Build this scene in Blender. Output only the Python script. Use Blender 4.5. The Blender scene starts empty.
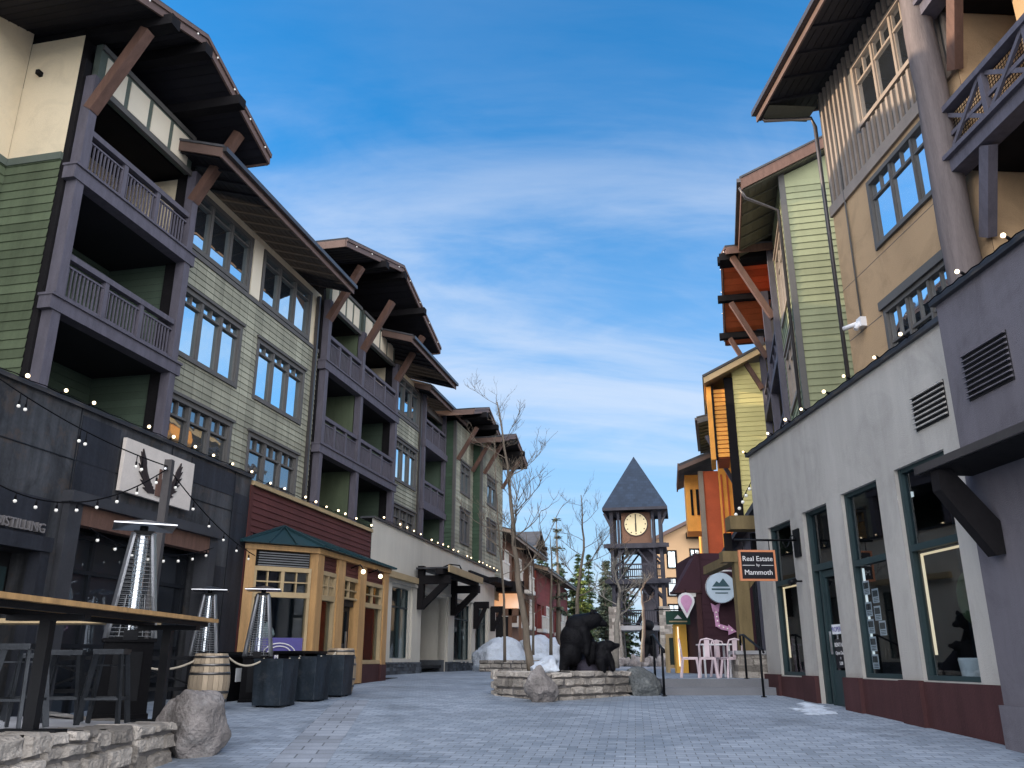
import bpy, bmesh, math, random
from mathutils import Vector, Matrix, noise
R = math.radians
rng = random.Random(7)
scn = bpy.context.scene
COL = scn.collection

# ------------------------------------------------------------------ materials
MAT = {}
def nodes(m):
    m.use_nodes = True
    nt = m.node_tree
    return nt, nt.nodes['Principled BSDF']

def mat(name, col, rough=.7, var=.25, scale=3., fine=30., bump=.15, metal=0., spec=.22,
        brick=None, stretch=(1, 1, 1), rnd=0., stain=0., streak=0., spots=None, bdist=.02):
    """plain procedural surface: base colour with two scales of noise, optional joints, bump"""
    m = bpy.data.materials.new(name); nt, b = nodes(m); N = nt.nodes; L = nt.links
    tc = N.new('ShaderNodeTexCoord'); mp = N.new('ShaderNodeMapping')
    mp.inputs['Scale'].default_value = stretch
    L.new(tc.outputs['Object'], mp.inputs['Vector'])
    n1 = N.new('ShaderNodeTexNoise'); n1.inputs['Scale'].default_value = scale; n1.inputs['Detail'].default_value = 6
    n2 = N.new('ShaderNodeTexNoise'); n2.inputs['Scale'].default_value = fine; n2.inputs['Detail'].default_value = 4
    L.new(mp.outputs[0], n1.inputs['Vector']); L.new(mp.outputs[0], n2.inputs['Vector'])
    ad = N.new('ShaderNodeMath'); ad.operation = 'ADD'
    L.new(n1.outputs['Fac'], ad.inputs[0])
    mu = N.new('ShaderNodeMath'); mu.operation = 'MULTIPLY'; mu.inputs[1].default_value = .5
    L.new(n2.outputs['Fac'], mu.inputs[0]); L.new(mu.outputs[0], ad.inputs[1])
    mr = N.new('ShaderNodeMapRange'); mr.inputs[1].default_value = .4; mr.inputs[2].default_value = 1.1
    mr.inputs[3].default_value = 1 - var; mr.inputs[4].default_value = 1 + var
    L.new(ad.outputs[0], mr.inputs[0])
    fac = mr.outputs[0]
    if rnd:
        at = N.new('ShaderNodeAttribute'); at.attribute_name = 'rnd'
        r2 = N.new('ShaderNodeMapRange'); r2.inputs[3].default_value = 1 - rnd; r2.inputs[4].default_value = 1 + rnd
        L.new(at.outputs['Fac'], r2.inputs[0])
        m2 = N.new('ShaderNodeMath'); m2.operation = 'MULTIPLY'
        L.new(fac, m2.inputs[0]); L.new(r2.outputs[0], m2.inputs[1]); fac = m2.outputs[0]
    if streak:
        mp2 = N.new('ShaderNodeMapping'); mp2.inputs['Scale'].default_value = (2.2, 2.2, .22)
        L.new(tc.outputs['Object'], mp2.inputs['Vector'])
        n3 = N.new('ShaderNodeTexNoise'); n3.inputs['Scale'].default_value = 1.3; n3.inputs['Detail'].default_value = 8
        n3.inputs['Roughness'].default_value = .65
        L.new(mp2.outputs[0], n3.inputs['Vector'])
        r3 = N.new('ShaderNodeMapRange'); r3.inputs[1].default_value = .35; r3.inputs[2].default_value = .7
        r3.inputs[3].default_value = 1 - streak; r3.inputs[4].default_value = 1 + streak * .5
        L.new(n3.outputs['Fac'], r3.inputs[0])
        m3 = N.new('ShaderNodeMath'); m3.operation = 'MULTIPLY'
        L.new(fac, m3.inputs[0]); L.new(r3.outputs[0], m3.inputs[1]); fac = m3.outputs[0]
    vm = N.new('ShaderNodeVectorMath'); vm.operation = 'SCALE'
    vm.inputs[0].default_value = col[:3]; L.new(fac, vm.inputs['Scale'])
    colo = vm.outputs[0]
    hgt = n2.outputs['Fac']
    if stain:                          # broad weathering patches of the surface itself
        n4 = N.new('ShaderNodeTexNoise'); n4.inputs['Scale'].default_value = .9; n4.inputs['Detail'].default_value = 9; n4.inputs['Roughness'].default_value = .7; n4.inputs['Distortion'].default_value = 1.2
        L.new(tc.outputs['Object'], n4.inputs['Vector'])
        r4 = N.new('ShaderNodeMapRange'); r4.inputs[1].default_value = .48; r4.inputs[2].default_value = .66; r4.inputs[3].default_value = 1; r4.inputs[4].default_value = 1 - stain
        L.new(n4.outputs['Fac'], r4.inputs[0])
        v4 = N.new('ShaderNodeVectorMath'); v4.operation = 'SCALE'; L.new(colo, v4.inputs[0]); L.new(r4.outputs[0], v4.inputs['Scale']); colo = v4.outputs[0]
    if spots:                          # mineral or lichen flecks
        sc_, sscale, amt = spots
        vo = N.new('ShaderNodeTexNoise'); vo.inputs['Scale'].default_value = sscale; vo.inputs['Detail'].default_value = 7; vo.inputs['Roughness'].default_value = .75
        L.new(tc.outputs['Object'], vo.inputs['Vector'])
        r5 = N.new('ShaderNodeMapRange'); r5.inputs[1].default_value = .54; r5.inputs[2].default_value = .62; r5.inputs[3].default_value = 0; r5.inputs[4].default_value = amt
        L.new(vo.outputs['Fac'], r5.inputs[0])
        m5 = N.new('ShaderNodeMixRGB'); m5.inputs[2].default_value = (*sc_, 1); L.new(r5.outputs[0], m5.inputs[0]); L.new(colo, m5.inputs[1]); colo = m5.outputs[0]
    if brick:
        bw, bh, mort, dark = brick
        bt = N.new('ShaderNodeTexBrick'); bt.inputs['Scale'].default_value = 1
        bt.inputs['Brick Width'].default_value = bw; bt.inputs['Row Height'].default_value = bh
        bt.inputs['Mortar Size'].default_value = mort; bt.inputs['Mortar Smooth'].default_value = .3
        bt.inputs['Color1'].default_value = (.8, .8, .8, 1); bt.inputs['Color2'].default_value = (1.15, 1.15, 1.15, 1)
        bt.inputs['Mortar'].default_value = (dark, dark, dark, 1)
        L.new(tc.outputs['UV'], bt.inputs['Vector'])
        v2 = N.new('ShaderNodeVectorMath'); v2.operation = 'MULTIPLY'
        L.new(colo, v2.inputs[0]); L.new(bt.outputs['Color'], v2.inputs[1]); colo = v2.outputs[0]
    L.new(colo, b.inputs['Base Color'])
    if bump:
        bp = N.new('ShaderNodeBump'); bp.inputs['Strength'].default_value = bump; bp.inputs['Distance'].default_value = bdist
        L.new(hgt, bp.inputs['Height']); L.new(bp.outputs[0], b.inputs['Normal'])
    b.inputs['Roughness'].default_value = rough; b.inputs['Metallic'].default_value = metal
    b.inputs['Specular IOR Level'].default_value = spec
    MAT[name] = m
    return m

def glow(name, col, strength):
    m = bpy.data.materials.new(name); nt, b = nodes(m)
    b.inputs['Base Color'].default_value = (.9, .88, .8, 1)
    b.inputs['Emission Color'].default_value = (*col, 1); b.inputs['Emission Strength'].default_value = strength
    MAT[name] = m

def mirror_glass(name, refl, tint, inner, wob=1.1):
    """coated glazing: strong mirror over a dark room colour"""
    m = bpy.data.materials.new(name); nt, b = nodes(m); N = nt.nodes; L = nt.links
    out = N['Material Output']
    g = N.new('ShaderNodeBsdfGlossy'); g.inputs['Roughness'].default_value = .015; g.inputs['Color'].default_value = (*tint, 1)
    b.inputs['Base Color'].default_value = (*inner, 1); b.inputs['Roughness'].default_value = .5
    mx = N.new('ShaderNodeMixShader'); mx.inputs[0].default_value = refl
    L.new(b.outputs[0], mx.inputs[1]); L.new(g.outputs[0], mx.inputs[2]); L.new(mx.outputs[0], out.inputs[0])
    tc = N.new('ShaderNodeTexCoord'); n = N.new('ShaderNodeTexNoise'); n.inputs['Scale'].default_value = 1.1
    L.new(tc.outputs['Object'], n.inputs['Vector'])
    bp = N.new('ShaderNodeBump'); bp.inputs['Strength'].default_value = wob * .1; bp.inputs['Distance'].default_value = .05
    L.new(n.outputs['Fac'], bp.inputs['Height']); L.new(bp.outputs[0], g.inputs['Normal'])
    MAT[name] = m

def shop_glass(name, refl, tint=(.55, .62, .66)):
    m = bpy.data.materials.new(name); m.use_nodes = True; nt = m.node_tree; N = nt.nodes; L = nt.links
    N.remove(N['Principled BSDF']); out = N['Material Output']
    g = N.new('ShaderNodeBsdfGlossy'); g.inputs['Roughness'].default_value = .02; g.inputs['Color'].default_value = (.9, .95, 1, 1)
    t = N.new('ShaderNodeBsdfTransparent'); t.inputs['Color'].default_value = (*tint, 1)
    mx = N.new('ShaderNodeMixShader'); mx.inputs[0].default_value = refl
    L.new(t.outputs[0], mx.inputs[1]); L.new(g.outputs[0], mx.inputs[2]); L.new(mx.outputs[0], out.inputs[0])
    MAT[name] = m

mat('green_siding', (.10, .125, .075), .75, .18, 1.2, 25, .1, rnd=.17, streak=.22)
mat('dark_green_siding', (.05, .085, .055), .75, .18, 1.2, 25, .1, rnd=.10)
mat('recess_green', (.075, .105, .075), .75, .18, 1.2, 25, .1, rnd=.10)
mat('sage_shingle', (.315, .31, .235), .75, .15, 1.0, 25, .1, brick=(.42, 50., .012, .55), rnd=.15, streak=.22)
mat('cream_stucco', (.68, .58, .41), .9, .14, .5, 80, .35, stain=.12)
mat('cream_panel', (.72, .64, .50), .85, .08, 1.2, 50, .1)
mat('tan_stucco', (.43, .29, .165), .9, .2, .45, 80, .45, stain=.18)
mat('grey_stucco', (.415, .395, .365), .92, .15, .35, 90, .45, stain=.14, streak=.10)
mat('white_stucco', (.58, .545, .47), .92, .16, .4, 90, .3, streak=.08)
mat('mauve_stucco', (.135, .126, .145), .92, .16, .4, 90, .45, stain=.2, streak=.12)
mat('far_tan_stucco', (.56, .36, .20), .9, .12, .5, 40, .2)
mat('maroon_base', (.062, .026, .027), .7, .25, 1.5, 40, .2, streak=.2)
mat('maroon_wall', (.05, .022, .03), .8, .2, 1.0, 30, .15)
mat('steel_panel', (.075, .078, .085), .5, .35, .8, 18, .12, metal=.3, streak=.6, stain=.4, spots=((.10, .075, .06), 2.2, .5))
mat('steel_panel_dark', (.035, .038, .048), .55, .35, .8, 18, .12, metal=.3, streak=.4)
mat('red_siding', (.085, .027, .024), .7, .2, 1.2, 30, .1, rnd=.12, streak=.1)
mat('far_red', (.20, .05, .045), .75, .2, .6, 30, .1, rnd=.1)
mat('far_brown', (.16, .09, .06), .75, .2, .6, 30, .1)
mat('yellow_siding', (.66, .58, .24), .75, .12, .8, 30, .1, rnd=.08)
mat('pale_green_siding', (.25, .265, .155), .75, .12, .8, 30, .1, rnd=.08, streak=.08)
mat('orange_wood', (.88, .38, .07), .6, .22, 1.5, 30, .15, rnd=.18)
mat('rust_red_wood', (.50, .10, .04), .65, .22, 1.5, 30, .15, rnd=.15)
mat('red_soffit', (.60, .14, .045), .6, .25, 1.5, 30, .15, rnd=.2)
mat('honey_wood', (.43, .25, .10), .5, .38, 1.2, 14, .12, stretch=(6, 6, .8), spec=.5)
mat('timber_brown', (.125, .07, .052), .65, .3, 2, 20, .2, stretch=(5, 5, 1))
mat('timber_grey', (.10, .092, .112), .7, .28, 2, 20, .2, stretch=(4, 4, 1))
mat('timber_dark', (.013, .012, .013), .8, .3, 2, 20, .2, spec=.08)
mat('timber_olive', (.17, .125, .06), .7, .3, 2, 20, .2, stretch=(5, 5, 1))
mat('log', (.135, .112, .108), .8, .32, 1.4, 12, .4, stretch=(7, 7, .7))
mat('trim_taupe', (.105, .10, .095), .7, .15, 2, 30, .05)
mat('trim_green', (.10, .12, .10), .7, .15, 2, 30, .05)
mat('trim_white', (.62, .60, .55), .7, .12, 2, 30, .05)
mat('teal_frame', (.024, .042, .046), .5, .2, 2, 30, .05)
mat('black_frame', (.012, .014, .018), .5, .2, 2, 30, .05)
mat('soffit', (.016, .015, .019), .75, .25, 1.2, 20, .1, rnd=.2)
mat('soffit_olive', (.13, .12, .085), .75, .22, 1.2, 20, .1, rnd=.15)
mat('fascia', (.13, .085, .07), .6, .2, 2, 20, .1)
mat('fascia_light', (.26, .21, .17), .6, .2, 2, 20, .1)
mat('fascia_tan', (.40, .30, .17), .7, .2, 2, 20, .1)
mat('gutter', (.085, .078, .078), .4, .15, 2, 20, .05, metal=.5)
mat('shingle_roof', (.07, .07, .075), .9, .3, 2, 40, .4)
mat('teal_metal_roof', (.024, .058, .068), .45, .2, 1.5, 20, .05, metal=.3)
mat('tower_timber', (.036, .036, .046), .75, .3, 2, 20, .2)
mat('slate_roof', (.016, .028, .050), .7, .25, 1.5, 30, .3, brick=(.3, .22, .012, .75), spec=.25)
mat('pole_wood', (.065, .06, .06), .75, .3, 2, 20, .2, stretch=(5, 5, 1))
mat('parapet_cap', (.06, .062, .07), .5, .2, 2, 30, .05, metal=.4)
mat('room_dark', (.02, .02, .022), .9, .4, .7, 5, 0)
mat('room_warm', (.09, .055, .035), .9, .5, .9, 5, 0)
mat('room_blue', (.035, .05, .06), .9, .5, .9, 5, 0)
mat('steel', (.62, .63, .65), .28, .12, 3, 40, .03, metal=1.)
mat('black_steel', (.005, .0055, .007), .45, .3, 4, 40, .08, spec=.15)
mat('stool_metal', (.05, .055, .062), .38, .4, 4, 40, .08, metal=.75)
mat('galvanised', (.22, .23, .24), .4, .2, 3, 40, .05, metal=.8)
mat('white_paint', (.75, .74, .74), .5, .1, 4, 40, .05)
mat('pink_paint', (.68, .55, .58), .45, .1, 4, 40, .05)
mat('black_plastic', (.004, .004, .005), .6, .2, 3, 40, .1, spec=.08)
mat('planter_box', (.024, .034, .046), .5, .5, 1.8, 18, .2, metal=.2, streak=.6, spots=((.07, .075, .08), 4., .3))
mat('barrel_oak', (.36, .285, .20), .65, .3, 1.5, 14, .2, stretch=(5, 5, .7), rnd=.25)
mat('hoop', (.16, .15, .14), .35, .3, 3, 30, .1, metal=.9)
mat('rope', (.42, .37, .29), .9, .2, 20, 80, .4)
mat('bronze_black', (.0045, .0045, .006), .55, .4, 6, 38, 1., spec=.13)
mat('statue_rock', (.042, .038, .055), .7, .45, 3, 20, .8)
mat('boulder', (.23, .21, .20), .9, .55, 2.6, 26, 1., spots=((.32, .31, .30), 3., .45), stain=.2, bdist=.035)
mat('boulder_dark', (.14, .15, .15), .9, .5, 2.2, 22, 1., spots=((.24, .25, .24), 6., .6), bdist=.05)
mat('stone', (.36, .325, .285), .9, .34, 4, 30, 1., rnd=.5, spots=((.17, .145, .12), 4., .6), bdist=.035)
mat('ledge_stone', (.09, .10, .115), .85, .3, 4, 26, .8, rnd=.5)
mat('mortar', (.16, .15, .145), .95, .3, 5, 40, .6)
mat('concrete', (.36, .36, .37), .9, .16, 1.0, 40, .3)
mat('soil', (.06, .05, .04), .95, .4, 5, 40, .8)
mat('snow', (.60, .66, .74), .7, .2, 2.5, 14, 1., spots=((.33, .33, .33), 5., .35), bdist=.05)
mat('bark', (.16, .13, .10), .9, .4, 3, 25, .8, stretch=(3, 3, .6))
mat('bark_pale', (.24, .22, .19), .9, .4, 3, 25, .6)
mat('needles', (.045, .075, .032), .8, .45, .6, 8, 0, rnd=.5)
mat('needles_sunlit', (.17, .20, .05), .8, .4, .6, 8, 0, rnd=.4)  # needles with sunlight painted into their colour
mat('needles_grey', (.09, .11, .075), .8, .45, .6, 8, 0, rnd=.5)
mat('purple_sign', (.10, .09, .28), .5, .1, 3, 30, 0)
mat('sign_black', (.012, .012, .016), .5, .1, 3, 30, 0)
mat('sign_orange', (.60, .23, .11), .5, .1, 3, 30, 0)
mat('sign_board', (.62, .56, .50), .8, .14, 3, 30, .1)
mat('letter_grey', (.16, .15, .15), .6, .2, 4, 30, .1)
mat('sign_brown', (.030, .022, .022), .6, .3, 4, 30, .1)
mat('sign_round', (.55, .66, .75), .5, .1, 3, 30, 0)
mat('sign_pink', (.62, .32, .50), .5, .15, 6, 30, 0)
mat('sign_green', (.02, .06, .045), .5, .1, 3, 30, 0)
mat('paper', (.70, .72, .74), .8, .1, 8, 30, 0)
mat('chalkboard', (.03, .045, .04), .8, .3, 3, 30, 0)
mat('plush', (.70, .74, .68), .95, .15, 8, 60, .8)
mat('clock_face', (.82, .74, .52), .5, .06, 3, 30, 0)
mat('lit_wood', (.72, .40, .07), .5, .15, 2, 20, 0)  # warm light on the post is put into this yellow
mat('teal_panel', (.06, .12, .14), .6, .2, 2, 20, .05)
mat('brick_orange', (.45, .16, .06), .8, .25, 2, 20, .1)
glow('bulb_lit', (1., .74, .42), 1.6)
glow('bulb_white', (1., .93, .85), .04)
glow('led_strip', (1., .72, .40), .38)
glow('lamp_white', (.9, .97, 1.), .35)
glow('lamp_orange', (1., .40, .10), .22)
glow('clock_lit', (1., .80, .45), .06)
MAT['clock_lit'].node_tree.nodes['Principled BSDF'].inputs['Base Color'].default_value = (.62, .52, .30, 1)
mirror_glass('sky_pane', .86, (.80, .95, 1.), (.02, .03, .045))
mirror_glass('dim_pane', .26, (.85, .95, 1.), (.035, .035, .035))
mirror_glass('dark_pane', .10, (.8, .9, 1.), (.008, .01, .014))
mirror_glass('right_pane', .85, (.92, .97, 1.), (.05, .06, .07))
shop_glass('shop_pane', .12)
shop_glass('heater_glass', .38, (.86, .90, .92))

# ------------------------------------------------------------------ frames and mesh builder
class Fr:
    """facade frame: s runs along the wall, d points out of it, z is up"""
    def __init__(s, ox, oy, az, side=1):
        a = R(az); s.ox, s.oy, s.az, s.side = ox, oy, az, side
        s.dx, s.dy = math.sin(a), math.cos(a)
        s.nx, s.ny = side * s.dy, -side * s.dx
    def P(s, a, d, z):
        return Vector((s.ox + a * s.dx + d * s.nx, s.oy + a * s.dy + d * s.ny, z))
    def matrix(s, a, d, z):
        """text matrix: x reads left to right for a viewer in front of the wall"""
        m = Matrix.Identity(4)
        x = Vector((s.dx, s.dy, 0)) * s.side; n = Vector((s.nx, s.ny, 0)); u = Vector((0, 0, 1)); o = s.P(a, d, z)
        for i in range(3):
            m[i][0], m[i][1], m[i][2], m[i][3] = x[i], u[i], n[i], o[i]
        return m
    def sub(s, a, d, daz, side=None):
        p = s.P(a, d, 0)
        return Fr(p.x, p.y, s.az + daz, s.side if side is None else side)
W = Fr(0, 0, 90, 1)            # world-like frame: s = +X, d = -Y
W.dx, W.dy, W.nx, W.ny = 1, 0, 0, -1

def root_of(o):
    while o.parent: o = o.parent
    return o

class MB:
    def __init__(s): s.v = []; s.f = []; s.uv = []; s.rn = []; s.sm = []; s.r = .5
    def face(s, pts, uvs=None, smooth=False):
        i = len(s.v); s.v += [Vector(p) for p in pts]; s.f.append(tuple(range(i, i + len(pts))))
        s.uv.append(uvs or [(p[0], p[2]) for p in pts]); s.rn.append(s.r); s.sm.append(smooth)
    def q(s, fr, *p):
        """quad from frame coordinates, UV in metres from the dominant plane"""
        a = Vector(p[1]) - Vector(p[0]); b = Vector(p[2]) - Vector(p[0]); n = a.cross(b)
        k = max(range(3), key=lambda i: abs(n[i]))
        ij = {0: (1, 2), 1: (0, 2), 2: (0, 1)}[k]
        s.face([fr.P(*c) for c in p], [(c[ij[0]], c[ij[1]]) for c in p])
    def box(s, fr, s0, s1, d0, d1, z0, z1):
        c = [(s0, d0), (s1, d0), (s1, d1), (s0, d1)]
        s.q(fr, *[(a, b, z0) for a, b in c]); s.q(fr, *[(a, b, z1) for a, b in c])
        for i in range(4):
            (a, b), (e, g) = c[i], c[(i + 1) % 4]
            s.q(fr, (a, b, z0), (e, g, z0), (e, g, z1), (a, b, z1))
    def prism(s, fr, poly, d0, d1):
        """polygon in (s, z) pushed from d0 to d1"""
        s.q(fr, *[(a, d0, z) for a, z in poly]); s.q(fr, *[(a, d1, z) for a, z in poly])
        for i in range(len(poly)):
            (a, z), (b, y) = poly[i], poly[(i + 1) % len(poly)]
            s.q(fr, (a, d0, z), (b, d0, y), (b, d1, y), (a, d1, z))
    def sprism(s, fr, poly, s0, s1):
        """polygon in (d, z) pushed along s"""
        s.q(fr, *[(s0, d, z) for d, z in poly]); s.q(fr, *[(s1, d, z) for d, z in poly])
        for i in range(len(poly)):
            (a, z), (b, y) = poly[i], poly[(i + 1) % len(poly)]
            s.q(fr, (s0, a, z), (s0, b, y), (s1, b, y), (s1, a, z))
    def beam(s, p, q, w, h, up=(0, 0, 1)):
        p, q = Vector(p), Vector(q); t = (q - p).normalized(); u = Vector(up)
        x = t.cross(u)
        if x.length < 1e-4: x = t.cross(Vector((1, 0, 0)))
        x.normalize(); y = x.cross(t).normalized()
        L = (q - p).length
        cr = [(-w / 2, -h / 2), (w / 2, -h / 2), (w / 2, h / 2), (-w / 2, h / 2)]
        A = [p + x * a + y * b for a, b in cr]; B = [q + x * a + y * b for a, b in cr]
        s.face(A[::-1], [(0, 0), (w, 0), (w, h), (0, h)]); s.face(B, [(0, 0), (w, 0), (w, h), (0, h)])
        for i in range(4):
            j = (i + 1) % 4
            s.face([A[i], A[j], B[j], B[i]], [(0, 0), (w, 0), (w, L), (0, L)])
    def tube(s, pts, rad, n=8, cap=True, smooth=True):
        pts = [Vector(p) for p in pts]
        if not isinstance(rad, (list, tuple)): rad = [rad] * len(pts)
        rings = []; px = None
        for i, p in enumerate(pts):
            t = (pts[min(i + 1, len(pts) - 1)] - pts[max(i - 1, 0)])
            t = t.normalized() if t.length > 1e-9 else Vector((0, 0, 1))
            if px is None:
                px = t.cross(Vector((0, 0, 1)))
                if px.length < 1e-3: px = Vector((1, 0, 0))
            px = (px - t * px.dot(t)).normalized(); py = t.cross(px)
            rings.append([p + (px * math.cos(6.28318 * k / n) + py * math.sin(6.28318 * k / n)) * rad[i] for k in range(n)])
        for a, b in zip(rings, rings[1:]):
            for k in range(n):
                j = (k + 1) % n
                s.face([a[k], a[j], b[j], b[k]], [(k / n, 0), ((k + 1) / n, 0), ((k + 1) / n, 1), (k / n, 1)], smooth)
        if cap:
            s.face(rings[0][::-1], [(0, 0)] * n); s.face(rings[-1], [(0, 0)] * n)
    def lathe(s, c, prof, n=24, smooth=True, axis=None):
        c = Vector(c)
        for (r0, z0), (r1, z1) in zip(prof, prof[1:]):
            for k in range(n):
                a, b = 6.28318 * k / n, 6.28318 * (k + 1) / n
                s.face([c + Vector((r0 * math.cos(a), r0 * math.sin(a), z0)), c + Vector((r0 * math.cos(b), r0 * math.sin(b), z0)),
                        c + Vector((r1 * math.cos(b), r1 * math.sin(b), z1)), c + Vector((r1 * math.cos(a), r1 * math.sin(a), z1))],
                       [(k / n, z0), ((k + 1) / n, z0), ((k + 1) / n, z1), (k / n, z1)], smooth)
    def ball(s, c, r, n=10):
        prof = [(r * math.sin(math.pi * i / (n // 2)) + 1e-5, -r * math.cos(math.pi * i / (n // 2))) for i in range(n // 2 + 1)]
        s.lathe(c, prof, n)
    def add(s, bm_verts, faces, smooth=False):
        for f in faces: s.face([bm_verts[i] for i in f], None, smooth)
    def build(s, name, m, parent=None, merge=False):
        me = bpy.data.meshes.new(name)
        off = root_of(parent).location.copy() if parent else None
        if off is None:
            if s.v:
                xs = [v.x for v in s.v]; ys = [v.y for v in s.v]; zs = [v.z for v in s.v]
                off = Vector(((min(xs) + max(xs)) / 2, (min(ys) + max(ys)) / 2, min(zs)))
            else: off = Vector((0, 0, 0))
        me.from_pydata([v - off for v in s.v], [], s.f)
        uvl = me.uv_layers.new(name='UVMap'); k = 0
        flat = [c for u in s.uv for p in u for c in p]
        uvl.data.foreach_set('uv', flat)
        at = me.attributes.new('rnd', 'FLOAT', 'FACE'); at.data.foreach_set('value', s.rn)
        me.polygons.foreach_set('use_smooth', s.sm)
        if merge or any(s.sm):
            bm = bmesh.new(); bm.from_mesh(me); bmesh.ops.remove_doubles(bm, verts=bm.verts, dist=1e-4)
            bmesh.ops.recalc_face_normals(bm, faces=bm.faces); bm.to_mesh(me); bm.free()
        me.materials.append(MAT[m] if isinstance(m, str) else m)
        o = bpy.data.objects.new(name, me); COL.objects.link(o)
        if parent: o.parent = parent
        else: o.location = off
        return o

def tag(o, label=None, cat=None, group=None, kind=None):
    if label: o['label'] = label
    if cat: o['category'] = cat
    if group: o['group'] = group
    if kind: o['kind'] = kind
    return o
def thing(name, loc, label, cat, group=None):
    o = bpy.data.objects.new(name, None); COL.objects.link(o); o.location = loc; o.empty_display_size = .3
    return tag(o, label, cat, group)
def copy_tree(o, parent=None):
    c = o.copy(); COL.objects.link(c)
    if parent: c.parent = parent
    for ch in list(o.children): copy_tree(ch, c)
    return c

def text_mb(txt, size, M, ext=.006, align='CENTER', spacing=1., bold=0.):
    """lettering turned into a mesh in world space"""
    cu = bpy.data.curves.new('t', 'FONT'); cu.body = txt; cu.size = size; cu.extrude = ext
    cu.align_x = align; cu.align_y = 'CENTER'; cu.space_character = spacing; cu.resolution_u = 3; cu.offset = bold
    ob = bpy.data.objects.new('t', cu); COL.objects.link(ob)
    dg = bpy.context.evaluated_depsgraph_get()
    me = bpy.data.meshes.new_from_object(ob.evaluated_get(dg))
    mb = MB()
    vs = [M @ v.co for v in me.vertices]
    for p in me.polygons: mb.face([vs[i] for i in p.vertices], [(0, 0)] * len(p.vertices))
    bpy.data.objects.remove(ob); bpy.data.curves.remove(cu); bpy.data.meshes.remove(me)
    return mb

# ------------------------------------------------------------------ building blocks
def wall(mb, fr, s0, s1, z0, z1, d=0., holes=(), course=None, lap=.018, reveal=.14):
    """wall sheet with real openings; with 'course' it is lapped boards"""
    zs = {z0, z1}
    for h in holes:
        for z in h[2:4]:
            if z0 < z < z1: zs.add(z)
    lev = []
    if course:
        n = int((z1 - z0) / course) + 1
        lev = [z0 + i * course for i in range(n + 1)]
        zs |= {z for z in lev if z0 < z < z1}
    zs = sorted(zs)
    for za, zb in zip(zs, zs[1:]):
        if zb - za < 1e-4: continue
        zm = (za + zb) / 2
        cut = sorted([(max(h[0], s0), min(h[1], s1)) for h in holes if h[2] < zm < h[3] and h[1] > s0 and h[0] < s1])
        iv = []; c = s0
        for a, b in cut:
            if a > c: iv.append((c, a))
            c = max(c, b)
        if c < s1: iv.append((c, s1))
        if course:
            i = int((zm - z0) / course); b0 = z0 + i * course
            rr = random.Random(i * 7 + int(fr.ox * 13)).random(); mb.r = rr
            da = d + lap * (1 - (za - b0) / course); db = d + lap * (1 - (zb - b0) / course)
            under = abs(za - b0) < 1e-4
        else: da = db = d; under = False
        for a, b in iv:
            mb.q(fr, (a, da, za), (b, da, za), (b, db, zb), (a, db, zb))
            if under: mb.q(fr, (a, d - .002, za), (b, d - .002, za), (b, da, za), (a, da, za))
    for h in holes:
        a, b, y, z = max(h[0], s0), min(h[1], s1), max(h[2], z0), min(h[3], z1)
        o = d - .001
        mb.q(fr, (a, o, y), (a, o, z), (a, o - reveal, z), (a, o - reveal, y)); mb.q(fr, (b, o, y), (b, o, z), (b, o - reveal, z), (b, o - reveal, y))
        mb.q(fr, (a, o, y), (b, o, y), (b, o - reveal, y), (a, o - reveal, y)); mb.q(fr, (a, o, z), (b, o, z), (b, o - reveal, z), (a, o - reveal, z))

def window(par, fr, s0, s1, z0, z1, d=0., n=3, transom=0., sub=2, m='trim_taupe', pane='sky_pane', trim=.09,
           proud=.035, set_=.07, bar=.05, cap=True, widths=None, label=None):
    mb = MB(); o = d + proud
    if trim:
        mb.box(fr, s0 - trim, s0 + .03, d - set_ - .03, o, z0 - trim, z1 + trim)
        mb.box(fr, s1 - .03, s1 + trim, d - set_ - .03, o, z0 - trim, z1 + trim)
        mb.box(fr, s0 + .03, s1 - .03, d - set_ - .03, o - .004, z1 - .03, z1 + trim)
        mb.box(fr, s0 + .03, s1 - .03, d - set_ - .03, o + .03, z0 - trim, z0 + .03)
        if cap: mb.box(fr, s0 - trim - .05, s1 + trim + .05, d - .01, o + .05, z1 + trim + .002, z1 + trim + .07)
    w = (s1 - s0) / n
    for i in range(1, n):
        c = s0 + i * w; mb.box(fr, c - bar, c + bar, d - set_ - .03, d + .008, z0 + .03, z1 - .03)
    for i in range(n):
        a, b = s0 + i * w, s0 + (i + 1) * w
        if transom:
            zt = z1 - transom * (z1 - z0)
            mb.box(fr, a + bar, b - bar, d - set_ - .025, d - .01, zt - .025, zt + .025)
            for k in range(1, sub):
                c = a + (b - a) * k / sub; mb.box(fr, c - .018, c + .018, d - set_ - .022, d - .015, zt + .025, z1 - .03)
        # sash edge
        for (u, v) in ((a + bar * .6, a + bar * .6 + .04), (b - bar * .6 - .04, b - bar * .6)):
            mb.box(fr, u, v, d - set_ - .02, d - .025, z0 + .03, z1 - .03)
    w_ = mb.build('window', m, par)
    if label: w_['label'] = label
    pb = MB(); pb.q(fr, (s0, d - set_ - .01, z0), (s1, d - set_ - .01, z0), (s1, d - set_ - .01, z1), (s0, d - set_ - .01, z1))
    pb.build('pane', pane, w_)
    return w_

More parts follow.
